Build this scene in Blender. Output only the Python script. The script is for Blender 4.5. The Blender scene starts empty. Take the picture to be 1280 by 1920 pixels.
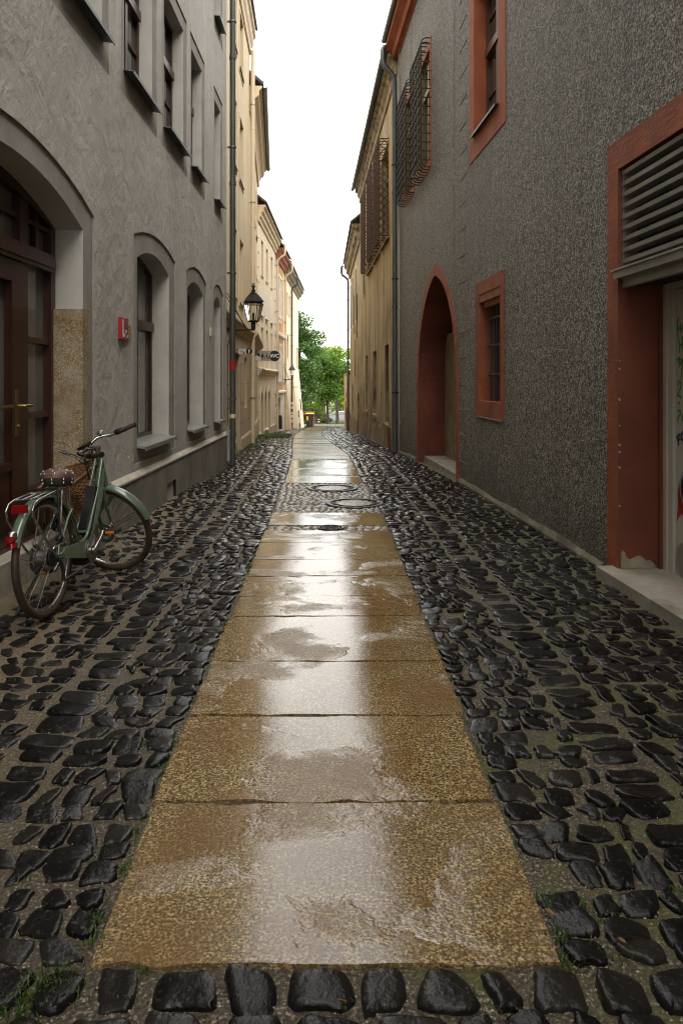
import bpy, bmesh, math, random
import numpy as np
from mathutils import Vector, Matrix
random.seed(7)
rnd = random.Random(11)
R = math.radians
SC = bpy.context.scene
COL = SC.collection

# ------------------------------------------------------------------ camera
FOC, CX, CY, CH = 1400.0, 640.0, 712.0, 1.45      # focal length in photo pixels, principal column, horizon row, eye height
cd = bpy.data.cameras.new('camera')
cd.sensor_width = 36.0
cd.lens = FOC/1920*36.0
cd.shift_y = -(960-CY)/1920.0
cd.clip_start, cd.clip_end = 0.05, 2000
cam = bpy.data.objects.new('camera', cd); COL.objects.link(cam)
cam.location = (0, 0, CH); cam.rotation_euler = (R(90), 0, 0)
SC.camera = cam

# ------------------------------------------------------------------ sky, sun, exposure
SUN_EL, SUN_AZ = R(52), R(150)
w = bpy.data.worlds.new('World'); SC.world = w; w.use_nodes = True
nt = w.node_tree; nt.nodes.clear()
out = nt.nodes.new('ShaderNodeOutputWorld'); bg = nt.nodes.new('ShaderNodeBackground')
sky = nt.nodes.new('ShaderNodeTexSky'); sky.sky_type = 'NISHITA'; sky.sun_disc = False
sky.sun_elevation = SUN_EL; sky.sun_rotation = SUN_AZ
sky.air_density, sky.dust_density, sky.ozone_density = 1.0, 4.0, 1.0
tc = nt.nodes.new('ShaderNodeTexCoord')
mp = nt.nodes.new('ShaderNodeMapping'); mp.inputs['Scale'].default_value = (1.6, 1.6, 3.2)
nz = nt.nodes.new('ShaderNodeTexNoise'); nz.inputs['Scale'].default_value = 1.7; nz.inputs['Detail'].default_value = 6
rp = nt.nodes.new('ShaderNodeValToRGB')
rp.color_ramp.elements[0].position = .40; rp.color_ramp.elements[0].color = (.5, .5, .5, 1)
rp.color_ramp.elements[1].position = .54; rp.color_ramp.elements[1].color = (1, 1, 1, 1)
cloud = nt.nodes.new('ShaderNodeMix'); cloud.data_type = 'RGBA'
cloud.inputs[7].default_value = (12.0, 11.6, 10.9, 1)           # the bright even cloud deck
nt.links.new(tc.outputs['Generated'], mp.inputs['Vector']); nt.links.new(mp.outputs[0], nz.inputs['Vector'])
nt.links.new(nz.outputs['Fac'], rp.inputs['Fac'])
mm = nt.nodes.new('ShaderNodeMath'); mm.operation = 'MULTIPLY'; mm.inputs[1].default_value = .93
nt.links.new(rp.outputs['Color'], mm.inputs[0]); nt.links.new(mm.outputs[0], cloud.inputs[0])
nt.links.new(sky.outputs[0], cloud.inputs[6])
nt.links.new(cloud.outputs[2], bg.inputs['Color'])
bg.inputs['Strength'].default_value = 0.14
nt.links.new(bg.outputs[0], out.inputs['Surface'])
sl = bpy.data.lights.new('sun', 'SUN'); sl.energy = 0.6; sl.angle = R(40); sl.color = (1, .96, .9)
sun = bpy.data.objects.new('sun', sl); COL.objects.link(sun)
sun.rotation_euler = (R(90)-SUN_EL, 0, R(180)-SUN_AZ)
SC.view_settings.view_transform = 'Standard'; SC.view_settings.look = 'None'
SC.view_settings.gamma = 1.0; SC.view_settings.use_curve_mapping = False
SC.view_settings.exposure = 1.15
SC.render.engine = 'CYCLES'
SC.cycles.filter_width = 1.05

# ------------------------------------------------------------------ materials
def nodes(name):
    m = bpy.data.materials.new(name); m.use_nodes = True
    n = m.node_tree; b = n.nodes['Principled BSDF']
    return m, n, b
def tnode(n, kind, **kw):
    x = n.nodes.new(kind)
    for k, v in kw.items():
        if k in x.inputs: x.inputs[k].default_value = v
        else: setattr(x, k, v)
    return x
def coords(n, stretch=(1, 1, 1)):
    t = n.nodes.new('ShaderNodeTexCoord'); m = n.nodes.new('ShaderNodeMapping')
    m.inputs['Scale'].default_value = stretch
    n.links.new(t.outputs['Object'], m.inputs['Vector']); return m.outputs[0]
def noise(n, vec, scale, detail=4, rough=.55, dist=0.0):
    x = tnode(n, 'ShaderNodeTexNoise', Scale=scale, Detail=detail, Roughness=rough, Distortion=dist)
    n.links.new(vec, x.inputs['Vector']); return x.outputs['Fac']
def ramp(n, fac, stops):
    r = n.nodes.new('ShaderNodeValToRGB'); e = r.color_ramp.elements
    while len(e) < len(stops): e.new(.5)
    for el, (p, c) in zip(e, stops):
        el.position = p; el.color = (c, c, c, 1) if isinstance(c, (int, float)) else (*c, 1)
    n.links.new(fac, r.inputs['Fac']); return r.outputs['Color']
def mix(n, fac, a, b, mode='MIX'):
    x = n.nodes.new('ShaderNodeMix'); x.data_type = 'RGBA'; x.blend_type = mode
    for i, v in ((0, fac), (6, a), (7, b)):
        sock = x.inputs[i]
        if isinstance(v, (int, float)): sock.default_value = v if i == 0 else (v, v, v, 1)
        elif isinstance(v, tuple): sock.default_value = (*v, 1)
        else: n.links.new(v, sock)
    return x.outputs[2]
def math_(n, op, a, b):
    x = n.nodes.new('ShaderNodeMath'); x.operation = op
    for s, v in ((x.inputs[0], a), (x.inputs[1], b)):
        if isinstance(v, (int, float)): s.default_value = v
        else: n.links.new(v, s)
    return x.outputs[0]
def bump(n, b, heights, sock='Normal'):
    """heights: list of (fac, distance)"""
    prev = None
    for fac, dist in heights:
        x = n.nodes.new('ShaderNodeBump'); x.inputs['Strength'].default_value = 1.0
        x.inputs['Distance'].default_value = dist
        n.links.new(fac, x.inputs['Height'])
        if prev: n.links.new(prev, x.inputs['Normal'])
        prev = x.outputs[0]
    n.links.new(prev, b.inputs[sock])
def surf(name, c1, c2, scale=2.5, detail=8, rough=.85, stretch=(1, 1, 1), bumps=(), spec=.5, metal=0, stains=None, coat=0, lo=.35, hi=.65):
    """two colours mixed by a noise, optional stains (colour, scale, stretch, threshold), bumps (scale, distance, detail, stretch)"""
    m, n, b = nodes(name)
    col = mix(n, ramp(n, noise(n, coords(n, stretch), scale, detail), [(lo, 0.0), (hi, 1.0)]), c1, c2)
    for st in (stains or ()):
        c, s, strch, th, wd = st
        col = mix(n, ramp(n, noise(n, coords(n, strch), s, 7, .62), [(th, 0.0), (min(1, th+wd), .9)]), col, c)
    n.links.new(col, b.inputs['Base Color'])
    b.inputs['Roughness'].default_value = rough; b.inputs['Metallic'].default_value = metal
    b.inputs['Specular IOR Level'].default_value = spec
    if coat: b.inputs['Coat Weight'].default_value = coat; b.inputs['Coat Roughness'].default_value = .08
    if bumps:
        bump(n, b, [(noise(n, coords(n, s[3] if len(s) > 3 else (1, 1, 1)), s[0], s[2] if len(s) > 2 else 4), s[1]) for s in bumps])
    return m
def plain(name, c, rough=.5, metal=0, spec=.5, coat=0):
    m, n, b = nodes(name)
    vec = coords(n)
    f = noise(n, vec, 9, 5)
    n.links.new(mix(n, ramp(n, f, [(.3, 0.0), (.7, 1.0)]), tuple(x*.86 for x in c), tuple(min(1, x*1.1) for x in c)), b.inputs['Base Color'])
    n.links.new(ramp(n, f, [(.3, max(.02, rough*.8)), (.7, min(1, rough*1.2))]), b.inputs['Roughness'])
    b.inputs['Metallic'].default_value = metal; b.inputs['Specular IOR Level'].default_value = spec
    if coat: b.inputs['Coat Weight'].default_value = coat; b.inputs['Coat Roughness'].default_value = .06
    return m

MT = {}
def trowelled():
    m, n, b = nodes('trowelled grey plaster')
    v = coords(n, (1, 1, .8)); vs = coords(n, (1.5, 1.5, .9))
    big = noise(n, v, .9, 6, .6)
    col = mix(n, ramp(n, big, [(.32, 0.0), (.68, 1.0)]), (.345, .328, .295), (.45, .43, .388))
    st = noise(n, coords(n, (3, 3, .25)), 1.4, 6, .6)
    col = mix(n, ramp(n, st, [(.52, 0.0), (.75, .5)]), col, (.27, .255, .225))
    n.links.new(col, b.inputs['Base Color']); b.inputs['Roughness'].default_value = .82
    wv = noise(n, vs, 3.2, 3, .55, 1.6); med = noise(n, v, 11, 4, .6, .8); fine = noise(n, v, 95, 3)
    ridge = ramp(n, wv, [(.30, 0.0), (.50, .6), (.55, 1.0), (.585, .55), (.8, .8)])
    lump = noise(n, coords(n, (1, 1, .8)), 5.5, 3, .5, .5)
    bump(n, b, [(ridge, .0028), (lump, .018), (med, .008), (fine, .003)])
    return m
MT['plaster_grey'] = trowelled()
MT['smooth_grey'] = surf('smooth grey render', (.225, .212, .187), (.29, .274, .243), 3, bumps=((160, .0025, 3), (5, .006, 3)), rough=.85)
MT['reveal_grey'] = surf('pale reveal render', (.37, .358, .325), (.45, .437, .40), 3, bumps=((150, .0015, 3), (4, .004, 3)), rough=.85)
MT['plinth'] = surf('brown grey plinth render', (.17, .155, .125), (.25, .23, .19), 2.2, bumps=((120, .003, 3), (6, .008, 4)), rough=.7, stains=(((.10, .09, .07), 1.3, (1, 1, .8), .52, .2),))
MT['ledge'] = surf('pale plinth ledge', (.40, .37, .29), (.5, .46, .37), 8, bumps=((90, .003, 3),))
def roughcast():
    m, n, b = nodes('dark pebbledash')
    v = coords(n)
    grain = noise(n, v, 56, 3, .6); big = noise(n, coords(n, (1, 1, .5)), .8, 6, .62)
    g2 = noise(n, v, 19, 4, .7)
    col = mix(n, ramp(n, math_(n, 'ADD', math_(n, 'MULTIPLY', grain, .66), math_(n, 'MULTIPLY', g2, .34)), [(.42, 0.0), (.50, .30), (.57, 1.0)]), (.036, .032, .024), (.42, .38, .30))  # pale flecks, plus the shade of the hollows put into the grain colour
    col = mix(n, ramp(n, big, [(.35, .0), (.7, .30)]), col, (.075, .066, .048))
    stk = noise(n, coords(n, (1.6, 1.6, .11)), 1.5, 7, .66)
    col = mix(n, ramp(n, stk, [(.54, 0.0), (.72, .55)]), col, (.048, .044, .034))
    col = mix(n, ramp(n, stk, [(.28, .30), (.42, 0.0)]), col, (.27, .25, .205))
    n.links.new(col, b.inputs['Base Color']); b.inputs['Roughness'].default_value = .62
    vr = n.nodes.new('ShaderNodeTexVoronoi'); vr.inputs['Scale'].default_value = 62; n.links.new(v, vr.inputs['Vector'])
    inv = math_(n, 'SUBTRACT', 1.0, vr.outputs['Distance'])
    foot = n.nodes.new('ShaderNodeSeparateXYZ'); n.links.new(v, foot.inputs[0])
    dirt = math_(n, 'SUBTRACT', math_(n, 'MULTIPLY', noise(n, v, 2.3, 6, .65), 1.5), foot.outputs['Z'])
    col = mix(n, ramp(n, dirt, [(.15, 0.0), (.8, .62)]), col, (.055, .052, .036)); n.links.new(col, b.inputs['Base Color'])
    bump(n, b, [(noise(n, v, 6, 3), .03), (g2, .03), (inv, .008), (grain, .014)])
    return m
MT['pebbledash'] = roughcast()
MT['red_stone'] = surf('oxide red painted stone', (.25, .060, .021), (.34, .095, .036), 4, bumps=((60, .004, 4), (9, .006, 4, (1, 1, 3))), rough=.7, stains=(((.13, .045, .028), 2.4, (1, 1, .4), .52, .2), ((.36, .19, .12), 5, (1, 1, .7), .64, .1)))
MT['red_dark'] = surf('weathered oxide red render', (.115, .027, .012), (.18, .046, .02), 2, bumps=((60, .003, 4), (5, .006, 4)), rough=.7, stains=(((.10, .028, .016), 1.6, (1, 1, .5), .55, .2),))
MT['orange_red'] = surf('orange red painted render', (.33, .082, .028), (.42, .125, .048), 3, bumps=((60, .003, 4),), rough=.75)
MT['yellow_worn'] = surf('stained ochre plaster', (.44, .32, .145), (.58, .45, .235), 2, stretch=(2.5, 2.5, .3), bumps=((30, .006, 5), (4, .012, 4)), rough=.85,
    stains=(((.12, .09, .05), 2.2, (2.2, 2.2, .12), .50, .16), ((.21, .16, .09), .55, (1, 1, 1), .48, .2), ((.62, .53, .36), 1.6, (1.6, 1.6, .3), .62, .08)))
MT['yellow_low'] = surf('flaking brown plaster', (.26, .19, .105), (.40, .31, .19), 3, bumps=((20, .02, 6), (70, .008, 3)), rough=.9,
    stains=(((.10, .08, .05), 2.6, (1.4, 1.4, .5), .5, .12), ((.55, .47, .34), 1.7, (1, 1, .6), .66, .04)))
MT['cream'] = surf('warm cream render', (.60, .49, .31), (.69, .58, .39), 1.3, stretch=(2, 2, .35), bumps=((90, .002, 3),), rough=.85, stains=(((.40, .29, .16), 1.8, (2.4, 2.4, .2), .6, .2),))
MT['cream_pale'] = surf('pale cream render', (.72, .62, .45), (.78, .69, .52), 1.3, stretch=(2, 2, .4), bumps=((90, .002, 3),), rough=.85, stains=(((.58, .46, .29), 1.8, (2.4, 2.4, .2), .62, .2),))
MT['cream_trim'] = surf('cream trim', (.62, .51, .34), (.69, .58, .40), 2, bumps=((80, .002, 3),), rough=.8)
MT['cream_low'] = surf('brownish ashlar render', (.44, .35, .22), (.53, .43, .28), 2, stretch=(2, 2, .4), bumps=((80, .003, 3),), rough=.85, stains=(((.26, .20, .12), 1.8, (2, 2, .25), .58, .2),))
MT['cornice_dirty'] = surf('blackened cornice', (.20, .16, .09), (.42, .34, .20), 5, bumps=((30, .01, 4),), rough=.9, stains=(((.06, .05, .03), 3, (1, 1, 1), .5, .12),))
MT['white_trim'] = surf('off white trim', (.68, .64, .56), (.75, .71, .63), 3, bumps=((80, .002, 3),))
MT['ochre'] = surf('bright ochre paint', (.62, .36, .05), (.70, .44, .08), 3, bumps=((80, .002, 3),))
MT['fresco'] = surf('pink red fresco', (.40, .16, .10), (.62, .44, .32), 14, detail=3, bumps=((80, .002, 3),))
MT['brick_cornice'] = surf('red brown wooden eave', (.26, .08, .035), (.36, .13, .06), 6, bumps=((40, .006, 4),))
MT['brown_cornice'] = surf('grey brown eave', (.15, .12, .075), (.24, .19, .12), 6, bumps=((40, .006, 4),))
MT['tile'] = surf('dark roof tiles', (.06, .042, .032), (.12, .075, .055), 8, bumps=((20, .02, 3),), rough=.6)
MT['tile_red'] = surf('red roof tiles', (.24, .085, .045), (.34, .13, .07), 8, bumps=((20, .02, 3),), rough=.6)
MT['zinc'] = surf('weathered zinc', (.085, .095, .10), (.145, .155, .16), 5, rough=.42, metal=.55, stretch=(1, 1, .3), bumps=((40, .001, 3),))
MT['zinc_dark'] = surf('dark green grey pipe', (.05, .054, .047), (.09, .095, .082), 4, rough=.45, metal=.3, stretch=(1, 1, .3))
MT['pipe_cream'] = surf('cream painted pipe', (.56, .46, .31), (.63, .53, .37), 4, rough=.5, stretch=(1, 1, .3))
MT['sill_zinc'] = surf('grey zinc sill', (.22, .235, .215), (.30, .315, .29), 9, rough=.38, metal=.4, bumps=((30, .002, 3),))
MT['wood_red'] = surf('mahogany stained wood', (.026, .0075, .0045), (.048, .014, .008), 3, stretch=(9, 9, .6), rough=.32, bumps=((40, .001, 3, (6, 6, .5)),))
MT['wood_brown'] = surf('brown window wood', (.075, .032, .018), (.12, .052, .03), 3, stretch=(9, 9, .6), rough=.4)
MT['olive_wood'] = surf('olive painted window wood', (.15, .115, .04), (.22, .17, .065), 3, stretch=(6, 6, .6), rough=.45)
MT['footing'] = surf('dirty footing mortar', (.10, .088, .058), (.22, .195, .135), 7, bumps=((40, .01, 4),), rough=.8)
MT['brass'] = plain('brass', (.30, .22, .10), .38, 1)
MT['iron'] = surf('dark wrought iron', (.018, .016, .015), (.04, .033, .028), 12, rough=.5, metal=.3, bumps=((60, .002, 3),))
MT['iron_rust'] = surf('rusty iron bars', (.035, .022, .016), (.11, .05, .025), 14, rough=.7, metal=.2, bumps=((60, .002, 3),))
MT['granite_post'] = None
MT['door_grey'] = surf('pale grey beige door paint', (.42, .40, .33), (.48, .455, .385), 2, rough=.5, bumps=((200, .0006, 2),), stains=(((.33, .31, .25), 2.2, (1, 1, .5), .6, .2),))
MT['louvre'] = surf('brushed grey louvre', (.25, .245, .215), (.34, .335, .295), 3, rough=.38, metal=.35)
MT['black_void'] = plain('unlit interior', (.012, .011, .010), .8)
MT['concrete'] = surf('worn concrete step', (.24, .215, .165), (.34, .31, .25), 5, rough=.75, bumps=((90, .004, 4), (12, .006, 4)), stains=(((.14, .125, .09), 3, (1, 1, 1), .55, .15),))
MT['raw_stone'] = surf('bare patch render', (.20, .17, .11), (.33, .29, .21), 6, bumps=((30, .012, 4),))
MT['quoin_line'] = surf('pale scratched line', (.22, .205, .165), (.33, .31, .26), 12, bumps=((50, .003, 3),))
def glass_mat(name, tint=(.03, .032, .03), c2=(.075, .078, .07)):
    m, n, b = nodes(name)
    v = coords(n)
    n.links.new(mix(n, ramp(n, noise(n, v, 1.3, 3), [(.35, 0.0), (.65, 1.0)]), tint, c2), b.inputs['Base Color'])
    b.inputs['Roughness'].default_value = .04; b.inputs['Specular IOR Level'].default_value = .8
    bump(n, b, [(noise(n, v, 2.2, 2), .004)])
    return m
MT['glass'] = glass_mat('dark window glass')
MT['glass_pale'] = glass_mat('curtain and reflection glass', (.10, .10, .088), (.16, .155, .135))  # pale base colours in curtains, and the reveal's reflection in the arched windows
def clear_glass():
    m, n, b = nodes('clear lantern glass')
    b.inputs['Base Color'].default_value = (.9, .92, .92, 1); b.inputs['Roughness'].default_value = .03
    b.inputs['Transmission Weight'].default_value = 1; b.inputs['IOR'].default_value = 1.05
    return m
MT['clear'] = clear_glass()

def granite(name, wet, r0=.23, r1=.06, lump=1.):
    m, n, b = nodes(name)
    v = coords(n)
    sp = noise(n, v, 108, 3, .78); sp2 = noise(n, v, 48, 5, .7)
    col = ramp(n, sp, [(.40, (.022, .013, .004)), (.465, (.13, .080, .025)), (.52, (.34, .235, .09)), (.61, (.68, .53, .27))])
    col = mix(n, ramp(n, sp2, [(.42, 0.0), (.62, .75)]), col, (.10, .060, .020), 'MIX')
    gr = n.nodes.new('ShaderNodeNewGeometry')
    isl = gr.outputs['Random Per Island']
    st = noise(n, v, 1.7, 7, .62, .6)
    col = mix(n, ramp(n, st, [(.46, 0.0), (.62, .62)]), col, (.16, .07, .014))
    col = mix(n, math_(n, 'MULTIPLY', isl, .30), col, (.22, .175, .105))
    if wet:
        pud = ramp(n, noise(n, coords(n, (1.0, 1.4, 1.0)), 1.5, 6, .6, .4), [(.37, 0.0), (.47, 1.0)])
        # wear hollow down the middle of the walkway keeps water
        n.links.new(mix(n, .12, col, (.08, .05, .015)), b.inputs['Base Color'])
        n.links.new(ramp(n, pud, [(0, r0), (1, r1)]), b.inputs['Roughness'])
        amp = math_(n, 'SUBTRACT', 1.12, pud)
        h1 = math_(n, 'MULTIPLY', noise(n, v, 62, 4, .65), amp)
        h2 = math_(n, 'MULTIPLY', noise(n, v, 17, 4, .6), amp)
        bump(n, b, [(noise(n, v, 2.0, 2), .0014*lump), (h2, .0022*lump), (h1, .0036)])
        b.inputs['Specular IOR Level'].default_value = .85
    else:
        n.links.new(mix(n, ramp(n, noise(n, v, 4.5, 5, .65), [(.40, 0.0), (.66, .7)]), col, (.34, .32, .26)), b.inputs['Base Color'])
        b.inputs['Roughness'].default_value = .75
        bump(n, b, [(noise(n, v, 70, 4), .004)])
    return m
MT['granite_wet'] = granite('wet brown granite', True)
MT['granite_far'] = granite('wet brown granite that drains', True, .36, .22, 3.0)
MT['granite_post'] = granite('speckled granite block', False)
def cobble_mat(name, dark, light, rough=(.13, .34)):
    m, n, b = nodes(name)
    v = coords(n)
    g = n.nodes.new('ShaderNodeNewGeometry'); isl = g.outputs['Random Per Island']
    col = mix(n, ramp(n, isl, [(0, 0.0), (.7, .35), (1, 1.0)]), dark, light)
    col = mix(n, ramp(n, noise(n, v, 60, 3), [(.60, 0.0), (.78, .45)]), col, (.12, .115, .10))
    n.links.new(col, b.inputs['Base Color'])
    n.links.new(ramp(n, noise(n, v, 9, 4), [(.35, rough[0]), (.65, rough[1])]), b.inputs['Roughness'])
    b.inputs['Specular IOR Level'].default_value = .24
    bump(n, b, [(noise(n, v, 14, 3, .5), .0065), (noise(n, v, 75, 4, .65), .0022)])
    return m
MT['cobble'] = cobble_mat('wet basalt cobbles', (.004, .004, .0045), (.020, .018, .015), (.06, .19))
MT['mosaic'] = cobble_mat('small grey setts', (.24, .22, .185), (.42, .39, .33), (.16, .34))
def bedding():
    m, n, b = nodes('sandy joints')
    v = coords(n)
    s = noise(n, v, 85, 4, .72)
    big = noise(n, v, 1.4, 5, .6)
    col = ramp(n, s, [(.38, (.012, .009, .006)), (.48, (.062, .047, .027)), (.56, (.13, .10, .06)), (.64, (.42, .37, .29))])
    col = mix(n, ramp(n, big, [(.42, 0.0), (.62, .6)]), col, (.055, .042, .024))
    sep = n.nodes.new('ShaderNodeSeparateXYZ'); n.links.new(v, sep.inputs[0])
    # drier sand along the left wall, moss along the right one
    dry = ramp(n, math_(n, 'ADD', math_(n, 'MULTIPLY', sep.outputs['X'], -1.0), math_(n, 'MULTIPLY', noise(n, v, 2.2, 4), .8)), [(.0, 0.0), (1.0, 1.0)])
    drymask = ramp(n, math_(n, 'SUBTRACT', dry, .0), [(.0, 0.0), (1.0, .0)])
    a = math_(n, 'ADD', math_(n, 'MULTIPLY', sep.outputs['X'], -.42), math_(n, 'MULTIPLY', big, .5))
    col = mix(n, ramp(n, a, [(.62, 0.0), (1.0, .75)]), col, mix(n, ramp(n, s, [(.35, 0.0), (.7, 1.0)]), (.085, .064, .034), (.24, .18, .10)))
    ms = noise(n, v, 3.1, 6, .66)
    mk = math_(n, 'ADD', ms, math_(n, 'MULTIPLY', sep.outputs['X'], .075))
    col = mix(n, ramp(n, mk, [(.53, 0.0), (.66, .8)]), col, mix(n, ramp(n, s, [(.35, 0.0), (.7, 1.0)]), (.045, .055, .010), (.13, .13, .025)))
    n.links.new(col, b.inputs['Base Color'])
    n.links.new(ramp(n, noise(n, v, 5, 4), [(.35, .42), (.65, .75)]), b.inputs['Roughness'])
    bump(n, b, [(noise(n, v, 7, 4), .02), (noise(n, v, 60, 3, .6), .008), (s, .008)])
    return m
MT['bedding'] = bedding()
MT['asphalt'] = surf('wet asphalt', (.04, .04, .04), (.065, .063, .06), 6, rough=.3, bumps=((120, .004, 3),))
MT['kerb'] = surf('granite kerb', (.26, .24, .21), (.36, .34, .3), 20, rough=.5)
def leafy(name, a, b_, c):
    m, n, b = nodes(name)
    g = n.nodes.new('ShaderNodeNewGeometry')
    n.links.new(ramp(n, g.outputs['Random Per Island'], [(0, a), (.55, b_), (1, c)]), b.inputs['Base Color'])
    b.inputs['Roughness'].default_value = .45
    b.inputs['Subsurface Weight'].default_value = 0
    tr = n.nodes.new('ShaderNodeBsdfTranslucent'); ms = n.nodes.new('ShaderNodeMixShader'); ms.inputs[0].default_value = .45
    n.links.new(ramp(n, g.outputs['Random Per Island'], [(0, a), (1, c)]), tr.inputs['Color'])
    o = n.nodes['Material Output']
    n.links.new(b.outputs[0], ms.inputs[1]); n.links.new(tr.outputs[0], ms.inputs[2]); n.links.new(ms.outputs[0], o.inputs['Surface'])
    return m
MT['leaf_mid'] = leafy('green foliage', (.035, .10, .012), (.09, .21, .025), (.22, .36, .05))
MT['leaf_dark'] = leafy('deep green foliage', (.028, .08, .014), (.07, .165, .028), (.16, .28, .05))
MT['leaf_lime'] = leafy('yellow green foliage', (.09, .18, .012), (.20, .34, .022), (.36, .46, .05))
MT['grass'] = leafy('grass blades', (.025, .065, .008), (.06, .125, .015), (.13, .19, .035))
MT['bark'] = surf('dark bark', (.035, .026, .018), (.075, .058, .04), 6, stretch=(2, 2, .5), bumps=((25, .02, 4),))
MT['bike_green'] = plain('sage green paint', (.088, .132, .086), .24, 0, .5, .6)
MT['bike_green2'] = MT['bike_green']
MT['silver'] = plain('polished aluminium', (.55, .54, .51), .25, 1)
MT['steel'] = plain('dull steel', (.36, .35, .33), .35, 1)
MT['black_plastic'] = plain('black plastic', (.012, .012, .012), .35)
MT['rubber'] = surf('brown black tyre rubber', (.028, .017, .011), (.05, .030, .018), 8, rough=.6)
MT['rubber_brown'] = surf('brown rubber', (.045, .02, .012), (.07, .032, .02), 8, rough=.55)
MT['red_lens'] = plain('red reflector', (.20, .006, .006), .2, 0, .5, .3)
MT['amber'] = plain('amber reflector', (.6, .16, .01), .2)
MT['wicker'] = surf('brown wicker', (.085, .037, .013), (.25, .115, .04), 22, rough=.42, bumps=((90, .001, 3),))
def dotted():
    m, n, b = nodes('brown saddle cover with white dashes')
    v = coords(n)
    col = mix(n, noise(n, v, 7, 3), (.085, .042, .034), (.13, .066, .054))
    n.links.new(col, b.inputs['Base Color']); b.inputs['Roughness'].default_value = .5
    bump(n, b, [(noise(n, v, 28, 3), .006)])
    return m
MT['saddle_cloth'] = dotted()
MT['saddle_skirt'] = surf('dark saddle skirt cloth', (.022, .022, .016), (.04, .036, .024), 12, rough=.55, bumps=((45, .006, 3, (3, 3, .4)),))
MT['white_cloth'] = plain('white print', (.62, .62, .56), .6)
MT['ribbon'] = plain('dark green ribbon', (.02, .09, .06), .5)
MT['lamp_black'] = surf('black lantern paint', (.010, .011, .012), (.022, .023, .024), 6, rough=.3)
MT['sign_grey'] = plain('grey sign panel', (.36, .33, .27), .45)
MT['sign_white'] = plain('white sign panel', (.62, .60, .53), .45)
MT['sign_black'] = plain('black sign print', (.008, .008, .008), .45)
MT['sign_text'] = plain('white sign print', (.75, .74, .70), .5)
MT['sign_red'] = plain('red sign print', (.30, .016, .018), .4)
MT['sign_plum'] = plain('faded plum print', (.22, .05, .09), .6)
MT['sign_yellow'] = plain('ochre plate', (.42, .25, .03), .5)
MT['bin_dark'] = plain('dark grey bin plastic', (.022, .025, .027), .42)
MT['bin_yellow'] = plain('yellow bin lid', (.66, .46, .03), .4)
MT['car_paint'] = plain('silver grey car paint', (.34, .37, .42), .25, .3, .5, .8)
MT['planter'] = surf('red brown timber', (.20, .055, .025), (.28, .085, .04), 5, stretch=(1, 6, 6), rough=.7)
MT['graf_green'] = plain('green spray paint', (.055, .22, .03), .5)
MT['graf_blue'] = plain('navy spray paint', (.012, .02, .07), .5)
MT['graf_black'] = plain('black spray paint', (.012, .012, .014), .5)
MT['graf_red'] = plain('red spray paint', (.36, .03, .02), .5)
MT['graf_white'] = plain('pale blue spray paint', (.38, .44, .5), .5)
MT['leaf_litter'] = leafy('dead leaves', (.16, .07, .02), (.26, .12, .03), (.34, .24, .08))
MT['cast_iron'] = surf('worn cast iron', (.028, .024, .02), (.065, .055, .045), 10, rough=.3, metal=.5, bumps=((60, .003, 3),))

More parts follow.
